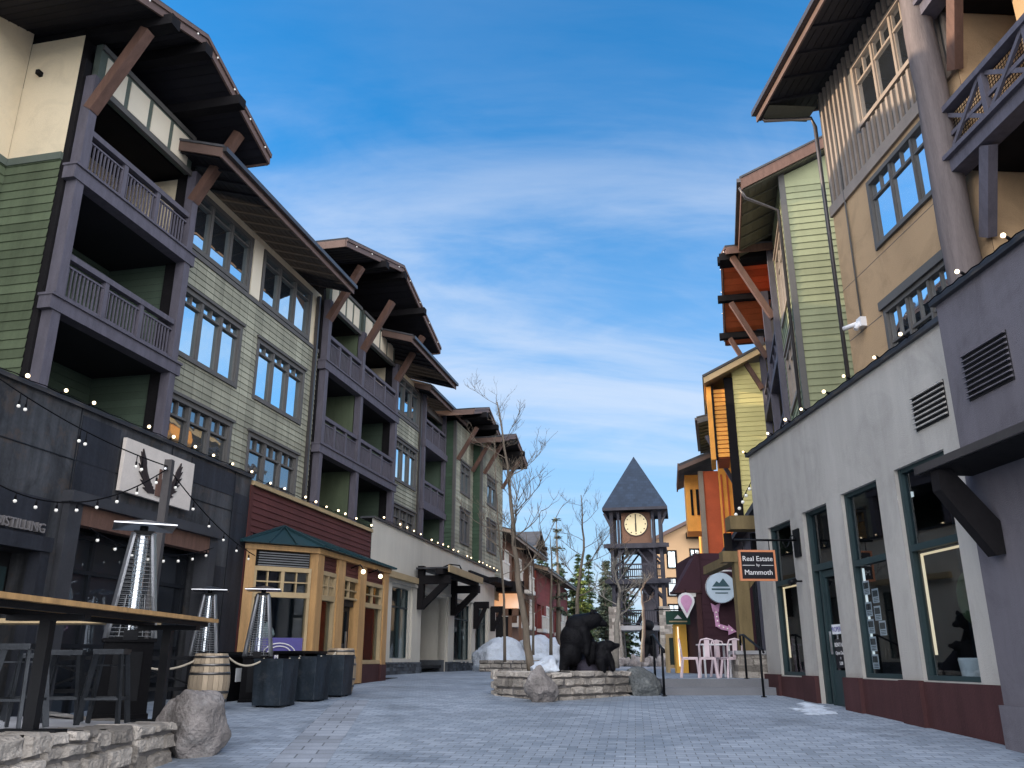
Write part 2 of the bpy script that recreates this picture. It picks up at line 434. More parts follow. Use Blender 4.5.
def railing(par, fr, s0, s1, z0, z1, d, m='timber_grey', posts=3, pitch=.105, name='railing'):
    mb = MB()
    mb.box(fr, s0, s1, d - .07, d + .07, z1 - .12, z1)
    mb.box(fr, s0, s1, d - .03, d + .03, z0 + .06, z0 + .12)
    mb.box(fr, s0, s1, d - .025, d + .025, z1 - .26, z1 - .22)
    w = (s1 - s0) / posts
    for i in range(1, posts):
        c = s0 + i * w; mb.box(fr, c - .06, c + .06, d - .055, d + .055, z0, z1 - .12)
    k = int((s1 - s0) / pitch)
    for i in range(1, k):
        c = s0 + (s1 - s0) * i / k; mb.box(fr, c - .016, c + .016, d - .015, d + .015, z0 + .12, z1 - .22)
    return mb.build(name, m, par)

def eave(par, fr, s0, s1, zo, dout, din, rise, th=.22, m_s='soffit', m_f='fascia', name='roof', battens=.6, gut=True):
    """sloping roof edge: shingles, boarded soffit, fascia and gutter (zo = soffit height at the outer edge)"""
    r = MB(); z2 = zo + rise
    r.sprism(fr, [(dout - .001, zo + th), (dout + .03, zo + th + .05), (din, z2 + th + .05), (din, z2 + th)], s0 - .05, s1 + .05)
    ro = r.build(name, 'shingle_roof', par)
    f = MB()
    w = 0.
    k = 0
    n = max(1, int((dout - din) / .18))
    for i in range(n):
        a, b = din + (dout - .04 - din) * i / n, din + (dout - .04 - din) * (i + 1) / n
        za, zb = z2 + (zo - z2) * i / n, z2 + (zo - z2) * (i + 1) / n
        f.r = rng.random()
        f.q(fr, (s0, a + .006, za), (s1, a + .006, za), (s1, b - .006, zb), (s0, b - .006, zb))
        f.q(fr, (s0, b - .006, zb), (s1, b - .006, zb), (s1, b - .006, zb + .02), (s0, b - .006, zb + .02))
    f.r = .5
    f.q(fr, (s0, din, z2 + .02), (s1, din, z2 + .02), (s1, dout - .04, zo + .02), (s0, dout - .04, zo + .02))
    c = s0 + .1
    while c < s1:
        f.sprism(fr, [(dout - .06, zo - .05), (dout - .06, zo + .001), (din, z2 + .001), (din, z2 - .05)], c - .04, c + .04); c += battens
    # end closures
    for e in (s0, s1):
        f.q(fr, (e, din, z2), (e, dout - .04, zo), (e, dout - .04, zo + th), (e, din, z2 + th))
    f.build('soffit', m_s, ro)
    b = MB(); b.box(fr, s0 - .03, s1 + .03, dout - .04, dout, zo - .06, zo + th)
    for e, g in ((s0 - .03, 0), (s1 - .01, 0)):
        b.sprism(fr, [(dout - .04, zo - .03), (dout - .04, zo + th), (din, z2 + th), (din, z2 - .03)], e, e + .04)
    b.build('fascia', m_f, ro)
    if gut:
        g = MB(); g.box(fr, s0 - .03, s1 + .03, dout + .002, dout + .11, zo + th - .12, zo + th)
        g.build('gutter', 'gutter', ro)
    return ro

def gable(par, fr, s0, s1, ze, sa, za, dout, din, th=.2, m_s='soffit', m_f='fascia', lights=True, purlins=(.42,), name='roof'):
    """gable facing the street: two slopes, boarded soffit, rakes with purlin ends"""
    r = MB()
    L_ = [(s0, ze + th), (sa, za + th), (sa, za + th + .06), (s0 - .03, ze + th + .06)]
    r.prism(fr, L_, dout + .03, din)
    r.prism(fr, [(sa, za + th), (s1, ze + th), (s1 + .03, ze + th + .06), (sa, za + th + .06)], dout + .03, din)
    ro = r.build(name, 'shingle_roof', par)
    f = MB()
    for a, za_, b, zb_ in ((s0, ze, sa, za), (sa, za, s1, ze)):
        n = 14
        for i in range(n):
            t0, t1 = i / n, (i + 1) / n
            f.r = rng.random()
            p0, p1 = (a + (b - a) * t0, za_ + (zb_ - za_) * t0), (a + (b - a) * t1, za_ + (zb_ - za_) * t1)
            f.q(fr, (p0[0], dout - .05, p0[1]), (p1[0], dout - .05, p1[1]), (p1[0], din, p1[1]), (p0[0], din, p0[1]))
            f.r = .2
            f.box(fr, p1[0] - .012, p1[0] + .012, din, dout - .05, p1[1] - .012, p1[1] - .002)
    f.build('soffit', m_s, ro)
    b = MB()
    b.prism(fr, [(s0, ze - .04), (sa, za - .04), (sa, za + th), (s0, ze + th)], dout - .05, dout)
    b.prism(fr, [(sa, za - .04), (s1, ze - .04), (s1, ze + th), (sa, za + th)], dout - .05, dout)
    b.prism(fr, [(s0, ze + th - .06), (sa, za + th - .06), (sa, za + th + .02), (s0, ze + th + .02)], dout + .001, dout + .04)
    b.prism(fr, [(sa, za + th - .06), (s1, ze + th - .06), (s1, ze + th + .02), (sa, za + th + .02)], dout + .001, dout + .04)
    for s_ in (s0, s1):
        b.box(fr, s_ - .02, s_ + .02, din, dout - .05, ze - .05, ze + th)
    b.build('rake_board', m_f, ro)
    for t in purlins:
        for a in (sa + (s0 - sa) * t, sa + (s1 - sa) * t):
            z = za - (za - ze) * t
            p = MB(); p.box(fr, a - .14, a + .14, din, dout + .22, z - .28, z - .03); p.build('purlin', 'timber_dark', ro)
    p = MB(); p.box(fr, sa - .14, sa + .14, din, dout + .1, za - .32, za - .06); p.build('purlin', 'timber_dark', ro)
    if lights:
        for a, za_, b_, zb_ in ((s0, ze, sa, za), (sa, za, s1, ze)):
            for i in range(4):
                t = (i + .5) / 4
                q = MB(); q.ball(fr.P(a + (b_ - a) * t, dout + .06, za_ + (zb_ - za_) * t + th * .35), .022, 8)
                q.build('bulb', 'bulb_white', ro)
    return ro

def brace(par, fr, s, d0, z0, d1, z1, w=.2, h=.24, m='timber_brown', ds=0.):
    mb = MB(); mb.beam(fr.P(s, d0, z0), fr.P(s + ds, d1, z1), w, h, up=(fr.dx, fr.dy, 0)); return mb.build('brace', m, par)

def boxpart(name, m, par, fr, *b):
    todo = [list(k) for k in b]; first = None; e = .003
    def touch(p, q): return all(min(p[i], p[i + 1]) - e <= max(q[i], q[i + 1]) and min(q[i], q[i + 1]) - e <= max(p[i], p[i + 1]) for i in (0, 2, 4))
    while todo:                      # boxes that touch are one part, the others parts of their own
        grp = [todo.pop(0)]; grew = True
        while grew:
            grew = False
            for k in todo[:]:
                if any(touch(k, h) for h in grp): grp.append(k); todo.remove(k); grew = True
        mb = MB()
        for k in grp: mb.box(fr, *k)
        o = mb.build(name, m, par)
        first = first or o
    return first
SKYS, EXPO, CLX, CLY = .125, 1.5, 1, 1
# ------------------------------------------------------------------ ground
GP = [(-400, -.3), (-6, -.2), (0, 0), (6, .25), (11.5, .52), (16.6, .73), (19.5, .82), (28.8, 1.04), (41, 1.07), (60, 1.1), (4000, 1.1)]
def gz(y):
    for (a, b), (c, d) in zip(GP, GP[1:]):
        if a <= y <= c: return b + (d - b) * (y - a) / (c - a)
    return 1.1
def paver_mat():
    m = bpy.data.materials.new('pavers'); nt, b = nodes(m); N = nt.nodes; L = nt.links
    tc = N.new('ShaderNodeTexCoord')
    def brick(rot, w, h, off):
        mp = N.new('ShaderNodeMapping'); mp.inputs['Rotation'].default_value = (0, 0, R(rot))
        L.new(tc.outputs['Object'], mp.inputs['Vector'])
        wn = N.new('ShaderNodeTexNoise'); wn.inputs['Scale'].default_value = 2.3; wn.inputs['Detail'].default_value = 2
        L.new(tc.outputs['Object'], wn.inputs['Vector'])
        ws = N.new('ShaderNodeVectorMath'); ws.operation = 'MULTIPLY_ADD'
        ws.inputs[1].default_value = (.03, .03, 0); L.new(wn.outputs['Color'], ws.inputs[0]); L.new(mp.outputs[0], ws.inputs[2])
        bt = N.new('ShaderNodeTexBrick'); bt.inputs['Scale'].default_value = 1; bt.offset = off
        bt.inputs['Brick Width'].default_value = w; bt.inputs['Row Height'].default_value = h
        bt.inputs['Mortar Size'].default_value = .007; bt.inputs['Mortar Smooth'].default_value = .4; bt.inputs['Bias'].default_value = 0
        bt.inputs['Color1'].default_value = (.205, .245, .295, 1); bt.inputs['Color2'].default_value = (.30, .345, .405, 1)
        bt.inputs['Mortar'].default_value = (.13, .14, .16, 1)
        L.new(ws.outputs[0], bt.inputs['Vector']); return bt
    a = brick(8, .23, .155, .5)
    n = N.new('ShaderNodeTexNoise'); n.inputs['Scale'].default_value = .45; n.inputs['Detail'].default_value = 9; n.inputs['Roughness'].default_value = .62
    L.new(tc.outputs['Object'], n.inputs['Vector'])
    r = N.new('ShaderNodeMapRange'); r.inputs[1].default_value = .3; r.inputs[2].default_value = .72; r.inputs[3].default_value = .80; r.inputs[4].default_value = 1.14
    L.new(n.outputs['Fac'], r.inputs[0])
    n2 = N.new('ShaderNodeTexNoise'); n2.inputs['Scale'].default_value = 55; n2.inputs['Detail'].default_value = 5
    L.new(tc.outputs['Object'], n2.inputs['Vector'])
    r2 = N.new('ShaderNodeMapRange'); r2.inputs[3].default_value = .82; r2.inputs[4].default_value = 1.18
    L.new(n2.outputs['Fac'], r2.inputs[0])
    mm = N.new('ShaderNodeMath'); mm.operation = 'MULTIPLY'; L.new(r.outputs[0], mm.inputs[0]); L.new(r2.outputs[0], mm.inputs[1])
    v = N.new('ShaderNodeVectorMath'); v.operation = 'SCALE'; L.new(a.outputs['Color'], v.inputs[0]); L.new(mm.outputs[0], v.inputs['Scale'])
    # damp, salt-bleached and dirty patches left by the snow melt
    n3 = N.new('ShaderNodeTexNoise'); n3.inputs['Scale'].default_value = .28; n3.inputs['Detail'].default_value = 10; n3.inputs['Roughness'].default_value = .68; n3.inputs['Distortion'].default_value = 1.
    L.new(tc.outputs['Object'], n3.inputs['Vector'])
    dm = N.new('ShaderNodeMapRange'); dm.inputs[1].default_value = .50; dm.inputs[2].default_value = .62; dm.inputs[3].default_value = 1.06; dm.inputs[4].default_value = .80
    L.new(n3.outputs['Fac'], dm.inputs[0])
    v9 = N.new('ShaderNodeVectorMath'); v9.operation = 'SCALE'; L.new(v.outputs[0], v9.inputs[0]); L.new(dm.outputs[0], v9.inputs['Scale'])
    L.new(v9.outputs[0], b.inputs['Base Color'])
    rg = N.new('ShaderNodeMapRange'); rg.inputs[1].default_value = .50; rg.inputs[2].default_value = .62; rg.inputs[3].default_value = .85; rg.inputs[4].default_value = .5
    L.new(n3.outputs['Fac'], rg.inputs[0]); L.new(rg.outputs[0], b.inputs['Roughness'])
    ad = N.new('ShaderNodeMath'); ad.operation = 'MULTIPLY_ADD'; ad.inputs[1].default_value = -1.6
    L.new(a.outputs['Fac'], ad.inputs[0]); L.new(n2.outputs['Fac'], ad.inputs[2])
    bp = N.new('ShaderNodeBump'); bp.inputs['Strength'].default_value = .45; bp.inputs['Distance'].default_value = .012
    L.new(ad.outputs[0], bp.inputs['Height']); L.new(bp.outputs[0], b.inputs['Normal'])
    MAT['pavers'] = m
paver_mat()
g = MB()
xs = [-3000, -300, -60, -20, 20, 60, 300, 3000]
for (y0, z0), (y1, z1) in zip(GP, GP[1:]):
    for a, b in zip(xs, xs[1:]):
        g.face([(a, y0, z0), (b, y0, z0), (b, y1, z1), (a, y1, z1)])
o = g.build('ground', 'pavers'); tag(o, kind='structure')
# band of larger setts that runs through the paving
mat('sett', (.27, .295, .335), .8, .3, 1.2, 40, .3, brick=(.42, .30, .012, .45), rnd=.05)
g = MB()
bx = [(-2.55, 6), (-3.35, 17.5)]
for i in range(12):
    y0, y1 = 6 + i * .95, 6 + (i + 1) * .95
    x0, x1 = -2.2 - .105 * (y0 - 6), -2.2 - .105 * (y1 - 6)
    g.face([(x0, y0, gz(y0) + .004), (x0 + .62, y0, gz(y0) + .004), (x1 + .62, y1, gz(y1) + .004), (x1, y1, gz(y1) + .004)],
           [(0, y0), (.62, y0), (.62, y1), (0, y1)])
tag(g.build('paver_band', 'sett'), kind='structure')
# raised plaza beyond two steps on the right
g = MB()
SY, PZ = 18.75, 1.11
def plaza_edge(i): return SY + i * .42
for i, z in ((0, .95), (1, PZ)):
    y = plaza_edge(i); y2 = plaza_edge(1) if i == 0 else 40.
    g.box(W, 3.22, 7.4, -y2, -y, .5, z)
mat('step_stone', (.17, .175, .19), .9, .2, 1.0, 40, .3)
st = g.build('plaza_steps', 'step_stone'); tag(st, kind='structure')
g = MB(); g.box(W, 3.24, 7.4, -40, -plaza_edge(1) - .35, PZ, PZ + .006); tag(g.build('plaza_paving', 'pavers'), kind='structure')

# ------------------------------------------------------------------ left: lodge above the shops
U = Fr(-8.1, 18, 12.5, 1)
L = Fr(-4.13, 28.75, 11.4, 1)
lodge = thing('lodge_building', U.P(6, -4, 1.), 'long green and cream timber lodge with two balcony gables above the left-hand shops', 'building')

def core(name, par, fr, s0, s1, d0, d1, z0, z1, m='room_dark'):
    return boxpart(name, m, par, fr, (s0, s1, d0, d1, z0, z1))

ROWS = [(5.6, 7.33, .22), (8.45, 10.05, .16)]
def window_bay(par, s0, s1, wins, shingle='sage_shingle', top='cream_stucco', d=0.):
    """shingled wall with two rows of windows and a stucco storey of tall windows under the eave"""
    holes = []; hi = []
    for a, b in wins:
        for z0, z1, t in ROWS: holes.append((a + .1, b - .1, z0, z1))
        hi.append((a, b, 11.27, 12.78))
    mb = MB(); wall(mb, U, s0, s1, 4.5, 11.08, d, holes, course=.165, lap=.02); mb.build('shingle_wall', shingle, par)
    mb = MB(); wall(mb, U, s0, s1, 11.08, 13.1, d - .01, hi); mb.build('stucco_wall', top, par)
    boxpart('sill_band', 'trim_taupe', par, U, (s0, s1, d - .02, d + .05, 11.04, 11.16))
    for i, (a, b) in enumerate(wins):
        window(par, U, a + .1, b - .1, *ROWS[0][:2], d=d, n=3, transom=.22, sub=2, pane='dim_pane')
        window(par, U, a + .1, b - .1, *ROWS[1][:2], d=d, n=3, transom=.17, sub=2)
        window(par, U, a, b, 11.27, 12.78, d=d, n=3, transom=.16, sub=1, cap=False)
    core('inner_wall', par, U, s0, s1, d - 6, d - .22, 4.5, 13.1)

def balcony_bay(par, posts, rails, zs=((7.74, 8.0), (10.52, 10.8)), back=-1.9, m='timber_grey', part_at=None, top=12.95, roofz=14.2, ins=.16):
    """recessed balconies between posts; posts = list of s"""
    a, b = posts[0] - .1, posts[-1] + .1
    rc = MB()
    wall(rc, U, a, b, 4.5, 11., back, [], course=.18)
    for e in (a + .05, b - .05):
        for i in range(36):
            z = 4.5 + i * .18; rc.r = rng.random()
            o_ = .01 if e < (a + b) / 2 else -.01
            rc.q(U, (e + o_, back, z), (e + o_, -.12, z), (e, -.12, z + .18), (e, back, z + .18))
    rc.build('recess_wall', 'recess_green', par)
    up = MB(); up.box(U, a + .05, b - .05, back - .2, back + .002, 11., 13.); up.box(U, a - .05, a + .1, back, -.14, 11., 12.9); up.box(U, b - .1, b + .05, back, -.14, 11., 12.9)
    up.build('recess_wall', 'cream_stucco', par)
    core('inner_wall', par, U, a, b, back - 4, back - .25, 4.5, 14)
    # glazed doors at the back of each balcony
    for z in (5.05, 8.0, 10.8):
        for p, q in zip(posts, posts[1:]):
            c = p + (q - p) * .38
            dr = boxpart('balcony_door', 'trim_green', par, U, (c - .75, c + .75, back + .02, back + .09, z, z + 2.15))
            boxpart('pane', 'dim_pane', dr, U, (c - .66, c - .05, back + .08, back + .1, z + .15, z + 2.05), (c + .05, c + .66, back + .08, back + .1, z + .15, z + 2.05))
    for z0, z1 in zs:
        sl = MB(); sl.box(U, a - .12, b + .12, .02, .3, z0, z1);         sl.box(U, a - .14, b + .14, .0, .34, z1, z1 + .05)
        bal = sl.build('balcony', m, par)
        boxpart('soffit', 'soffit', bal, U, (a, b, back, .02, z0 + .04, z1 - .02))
        for p, q in zip(posts, posts[1:]):
            railing(bal, U, p + .12, q - .12, z1 + .05, z1 + 1.02, .16, posts=3)
    for p in posts:
        zz = [4.6] + [z for pr in zs for z in pr] + [13.0]
        for k in range(0, len(zz), 2):
            boxpart('post', m, par, U, (p - .11, p + .11, .04, .27, zz[k] + (.05 if k else 0), zz[k + 1]))
    boxpart('corner_board', 'timber_dark', par, U, (a - .06, a + .12, -.3, .02, 4.5, 13.4), (b - .12, b + .06, -.3, .02, 4.5, 13.4))
    # panelled head above the top balcony
    for p, q in zip(posts, posts[1:]):
        fl = MB(); fl.box(U, p + .12, q - .12, -.05, .10, 12.92, 13.98)
        pn = fl.build('head_panel', 'trim_green', par)
        n = 4; w = (q - p - .5) / n
        for i in range(n):
            boxpart('white_panel', 'cream_panel', pn, U, (p + .25 + i * w + .07, p + .25 + (i + 1) * w - .07, .09, .115, 13.05, 13.78))
        fl = MB(); fl.box(U, p + .12, q - .12, .1, .16, 12.86, 12.99); fl.box(U, p + .12, q - .12, .1, .15, 13.84, 13.96)
        fl.build('panel_trim', 'trim_taupe', pn)
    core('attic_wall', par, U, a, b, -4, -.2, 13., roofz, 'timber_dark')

# bay A
balcony_bay(lodge, [-3.42, .28], None)
mb = MB(); fs = U.sub(-3.6, -1.4, 90, 1)      # side wall of bay A, faces the camera
def side_wall(par, fr, w, z0, z1, zm=11.0, lower='green_siding', upper='cream_stucco'):
    mb = MB(); wall(mb, fr, 0, w, z0, zm, 0, [], course=.19, lap=.02); mb.build('siding_wall', lower, par)
    if z1 > zm:
        mb = MB(); wall(mb, fr, 0, w, zm, z1, -.005, []); mb.build('stucco_wall', upper, par)
        boxpart('band', 'trim_green', par, fr, (0, w, -.02, .045, zm - .02, zm + .14))
FA = Fr(U.P(-3.6, -1.4, 0).x, U.P(-3.6, -1.4, 0).y, U.az + 90, 1)   # s runs towards the street
side_wall(lodge, FA, 1.3, 4.5, 14.)
mb = MB(); wall(mb, U, -16, -3.6, 4.5, 11., -1.4, [], course=.19, lap=.02); mb.build('siding_wall', 'green_siding', lodge)
mb = MB(); wall(mb, U, -16, -3.6, 11., 15, -1.405, [(-8.6, -6.2, 11.6, 13.2)]); mb.build('stucco_wall', 'cream_stucco', lodge)
window(lodge, U, -8.6, -6.2, 11.6, 13.2, d=-1.405)
boxpart('band', 'trim_green', lodge, U, (-16, -3.62, -1.42, -1.355, 10.98, 11.14))
core('inner_wall', lodge, U, -16, -3.7, -6, -1.65, 4.5, 15)
boxpart('vent', 'timber_dark', lodge, FA, (.35, .43, -.02, .12, 13.1, 13.2))
gable(lodge, U, -5.2, 1.25, 13.72, -1.95, 14.82, 1.6, -5, m_s='soffit')
for s_ in (-3.42, .28): brace(lodge, U, s_, .2, 12.2, 1.25, 14.0)
mb = MB(); mb.beam(U.P(-9, -.3, 14.35), U.P(-4.0, -.3, 14.35), .3, .34); mb.build('eave_beam', 'timber_brown', lodge)
eave(lodge, U, -14, -5.6, 14.35, -.1, -3, .5, m_f='timber_brown')

# bay B
window_bay(lodge, .4, 8.0, [(.5, 3.4), (4.2, 7.2)])
eave(lodge, U, -.4, 7.6, 12.92, 1.32, -5, 1.9)
boxpart('pier', 'cream_panel', lodge, U, (3.55, 4.05, -.02, .03, 11.2, 12.9))
boxpart('downpipe', 'gutter', lodge, U, (7.62, 7.72, .03, .13, 5.2, 12.9))

# bay C
balcony_bay(lodge, [8.25, 11.25, 14.85], None)
boxpart('partition', 'green_siding', lodge, U, (11.16, 11.34, -1.88, 0, 4.6, 12.9))
gable(lodge, U, 6.2, 16.2, 13.88, 11.35, 15.4, 1.6, -5)
for s_ in (8.25, 11.25, 14.85): brace(lodge, U, s_, .2, 12.3, 1.25, 14.15)

# bay D
window_bay(lodge, 15.1, 18.55, [(15.45, 18.2)])
boxpart('downpipe', 'gutter', lodge, U, (18.32, 18.42, .03, .12, 5.2, 12.9))
eave(lodge, U, 13.2, 19.3, 13.3, 1.4, -5, 1.9)
# bay E : single balcony column
def small_balconies(par, a, b):
    rc = MB(); wall(rc, U, a, b, 4.5, 12.9, -1.6, [], course=.18)
    rc.q(U, (a + .02, -1.6, 4.5), (a + .02, 0, 4.5), (a + .02, 0, 12.9), (a + .02, -1.6, 12.9))
    rc.q(U, (b - .02, -1.6, 4.5), (b - .02, 0, 4.5), (b - .02, 0, 12.9), (b - .02, -1.6, 12.9))
    rc.build('recess_wall', 'recess_green', par)
    core('inner_wall', par, U, a, b, -6, -1.8, 4.5, 12.9)
    boxpart('head_beam', 'trim_taupe', par, U, (a, b, -.1, .05, 12.3, 12.62))
    for z0, z1 in ((7.72, 8.0), (10.5, 10.8)):
        bal = boxpart('balcony', 'timber_grey', par, U, (a - .05, b + .08, .0, .26, z0, z1), (a + .04, b - .04, -1.58, 0, z0 + .04, z1 - .02))
        railing(bal, U, a + .15, b - .15, z1, z1 + 1.0, .14, posts=3)
    for p in (a + .08, b - .08):
        for z0, z1 in ((4.6, 7.72), (8.0, 10.5), (10.8, 12.9)): boxpart('post', 'timber_grey', par, U, (p - .09, p + .09, .02, .2, z0, z1))
small_balconies(lodge, 18.65, 21.9)
eave(lodge, U, 17.6, 23.6, 12.72, .75, -5, 1.8)

# F and G : two stepped wings further along
def stepped_wing(name, s0, s1, d, gab, label, wins, end_w, top=12.6):
    b_ = thing(name, U.P((s0 + s1) / 2, d - 3, 1.), label, 'building', None)
    hol = []
    for a, c in wins: hol += [(a, c, 9.3, 10.7), (a, c, 6.9, 8.4)]
    mb = MB(); wall(mb, U, s0, s1, 4.5, top, d, hol, course=.19); mb.build('siding_wall', 'sage_shingle', b_)
    for h in hol: window(b_, U, h[0], h[1], h[2], h[3], d=d, n=2, transom=.25, sub=2, pane='sky_pane' if h[2] > 9 else 'dim_pane')
    E_ = Fr(U.P(s0, d - end_w, 0).x, U.P(s0, d - end_w, 0).y, U.az + 90, 1)
    mb = MB(); wall(mb, E_, 0, end_w, 4.5, top, 0, [], course=.19); mb.build('siding_wall', 'dark_green_siding', b_)
    core('inner_wall', b_, U, s0 + .1, s1, d - 6, d - .25, 4.5, top)
    boxpart('corner_board', 'trim_taupe', b_, U, (s0 - .03, s0 + .12, d - .1, d + .03, 4.5, top))
    gable(b_, U, *gab, d + 1.25, -5, m_s='soffit', lights=False)
    for s_ in (s0 + .3, s1 - .3): brace(b_, U, s_, d + .05, top - 1.9, d + 1.0, top - .35, .16, .2)
    mb = MB(); mb.box(U, s0 - .1, s1 + .1, d - .02, d + .9, 5.15, 5.4); mb.build('canopy', 'timber_dark', b_)
    return b_
stepped_wing('lodge_wing', 22.1, 25.4, .6, (20.9, 26.4, 12.55, 23.7, 13.4), 'narrow green gabled wing just past the last balconies on the left', [(23.1, 24.7)], .65)
stepped_wing('lodge_wing', 25.5, 30.2, 1.05, (24.6, 31.2, 12.1, 28, 13.1), 'farther grey-green gabled wing standing behind the leaning bare tree', [(26.6, 28.6)], .5)

# ------------------------------------------------------------------ left ground floor : dark steel-clad distillery
dist = thing('distillery_front', L.P(-15, -3, .7), 'dark steel-clad storefront with a glass garage door behind the patio', 'shop')
DOORO, GARO = (-18.4, -15.95, .4, 3.08), (-15.35, -11.3, .5, 3.92)
mb = MB(); wall(mb, L, -26, -9.7, .2, 5.5, 0, [DOORO, GARO], reveal=.5); mb.build('wall', 'steel_panel', dist)
# oxidised darker panels set proud of the wall
for a, b, z0, z1 in ((-15.5, -14.5, 4.05, 5.4), (-12.2, -10.4, 4.95, 5.44), (-10.45, -9.72, .7, 5.05), (-26, -18.6, 1., 3.6), (-18.45, -15.9, 3.2, 3.9), (-11.2, -10.5, .7, 3.4)):
    boxpart('steel_panel', 'steel_panel_dark', dist, L, (a, b, -.02, .012, z0, z1))
mb = MB()
for s_ in (-25, -22.4, -19.8, -18.5, -15.55, -12.9, -10.45): mb.box(L, s_ - .006, s_ + .006, -.01, .016, 4.0 if -18.4 < s_ < -11 else .6, 5.5)
mb.box(L, -26, -9.7, -.01, .014, 4.62, 4.635)
mb.build('panel_joint', 'black_frame', dist)
boxpart('parapet_cap', 'parapet_cap', dist, L, (-26, -9.72, -.45, .06, 5.5, 5.57))
boxpart('roof', 'shingle_roof', dist, L, (-26, -9.75, -4.5, -.45, 4.9, 5.0))
boxpart('parapet_back', 'parapet_cap', dist, L, (-26, -9.72, -.3, -.12, 4.95, 5.49))
# garage door : steel portal, sections and panes
gd = MB(); gd.box(L, -15.62, -15.3, -.2, .12, .5, 4.1); gd.box(L, -11.35, -11.1, -.2, .12, .5, 4.1); gd.box(L, -15.68, -11.05, -.2, .2, 3.92, 4.1)
port = gd.build('portal', 'parapet_cap', dist)
boxpart('lintel', 'timber_brown', port, L, (-15.3, -11.35, -.12, .1, 3.6, 3.915))
gd = MB(); n = 4
for i in range(n + 1):
    s_ = -15.25 + (3.85) * i / n; gd.box(L, s_ - .035, s_ + .035, -.42, -.34, .5, 3.6)
for z in (.55, 1.12, 1.72, 2.32, 2.92, 3.5): gd.box(L, -15.25, -11.4, -.42, -.335, z - .035, z + .035)
gdo = gd.build('garage_door', 'black_frame', dist)
mb = MB(); mb.q(L, (-15.3, -.4, .5), (-11.35, -.4, .5), (-11.35, -.4, 3.6), (-15.3, -.4, 3.6)); mb.build('pane', 'dark_pane', gdo)
# entrance
en = MB(); en.box(L, -18.5, -15.85, -.1, .14, 3.08, 3.3); en.box(L, -18.5, -18.3, -.1, .1, .5, 3.08); en.box(L, -16.05, -15.85, -.1, .1, .5, 3.08)
en.build('door_frame', 'steel_panel_dark', dist)
dr = boxpart('door', 'teal_frame', dist, L, (-18.25, -17.2, -.46, -.4, .5, 2.85), (-17.15, -16.1, -.46, -.4, .5, 2.85))
boxpart('pane', 'dark_pane', dr, L, (-18.1, -17.3, -.41, -.39, 1.5, 2.7), (-17.0, -16.25, -.41, -.39, 1.5, 2.7))
core('room', dist, L, -26, -9.8, -6, -.55, .2, 4.85)
tx = text_mb('SHELTER DISTILLING', .205, L.matrix(-16.95, .06, 3.42), .03, bold=.002)
tl = tx.build('wall_lettering', 'letter_grey'); MAT['sign_brown']
tag(tl, 'dark metal distilling lettering fixed above the left entrance', 'lettering')

# winged bottle sign
sg = thing('wall_sign', L.P(-13.35, .1, 4.33), 'white square wall sign with a dark winged bottle above the garage door', 'sign')
boxpart('board', 'sign_board', sg, L, (-14.45, -12.25, .04, .11, 4.33, 5.28))
em = MB()
c0, zc = -13.35, 4.72
em.prism(L, [(c0 - .09, 4.42), (c0 + .09, 4.42), (c0 + .1, 4.66), (c0 + .035, 4.76), (c0 + .035, 4.93), (c0 - .035, 4.93), (c0 - .035, 4.76), (c0 - .1, 4.66)], .11, .135)
em.build('bottle_emblem', 'timber_brown', sg)
for sd in (-1, 1):
    em = MB()
    for k in range(7):
        t = k / 6
        x0 = c0 + sd * (.13 + .32 * t); z0 = 4.47 + .26 * t
        ln = .36 + .16 * math.sin(t * 2.2); an = R(4 + 66 * t)
        x1, z1 = x0 + sd * ln * math.cos(an), z0 + ln * math.sin(an)
        nx, nz = -math.sin(an) * .055, math.cos(an) * .055
        em.prism(L, [(x0, z0 - .03), (x0 + sd * (ln * .5 * math.cos(an)) - nx * sd, z0 + ln * .5 * math.sin(an) - nz), (x1, z1), (x0 + sd * (ln * .5 * math.cos(an)) + nx * sd, z0 + ln * .5 * math.sin(an) + nz), (x0, z0 + .05)], .112, .132 + k * .0015)
    em.build('wing_emblem', 'sign_brown', sg)

# ------------------------------------------------------------------ red bay shop
shop = thing('bay_shop', L.P(-6, 0, .95), 'honey timber bay storefront with a teal metal roof and dark red siding', 'shop')
mb = MB(); wall(mb, L, -9.7, -1.85, .7, 5.36, 0, [(-9.4, -3.0, .9, 4.3)], course=.15, lap=.02); mb.build('siding_wall', 'red_siding', shop)
boxpart('parapet_cap', 'fascia_tan', shop, L, (-9.7, -1.86, -.4, .08, 5.36, 5.46))
boxpart('roof', 'shingle_roof', shop, L, (-9.7, -1.86, -4.5, -.4, 4.9, 5.0))
boxpart('corner_board', 'red_siding', shop, L, (-9.74, -9.6, -.1, .03, .7, 5.36))
core('room', shop, L, -9.6, -1.9, -6, -3.2, .7, 4.85, 'room_warm')
boxpart('room_floor', 'room_dark', shop, L, (-9.6, -1.9, -3.2, 1.1, .9, 1.0)); boxpart('ceiling', 'room_warm', shop, L, (-9.6, -1.9, -3.2, 0, 4.3, 4.4))
boxpart('room_side', 'room_warm', shop, L, (-9.6, -9.45, -3.2, -.1, .9, 4.3), (-2.95, -2.8, -3.2, .0, .9, 4.3))
D1 = 1.2
K = Fr(L.P(-9.65, 0, 0).x, L.P(-9.65, 0, 0).y, L.az + 45, 1)   # angled facet
KL = 1.2 * math.sqrt(2)
def bay_face(fr, posts, z0, z1, d=0., skip_base=()):
    for a, b in posts: boxpart('bay_post', 'honey_wood', shop, fr, (a, b, d - .2, d + .06, z0, z1))
bay_face(L, [(-8.5, -8.15), (-7.25, -6.8), (-5.75, -5.3), (-3.85, -3.5)], .93, 3.98, D1)
bay_face(K, [(.0, .22)], 1.0, 3.98)
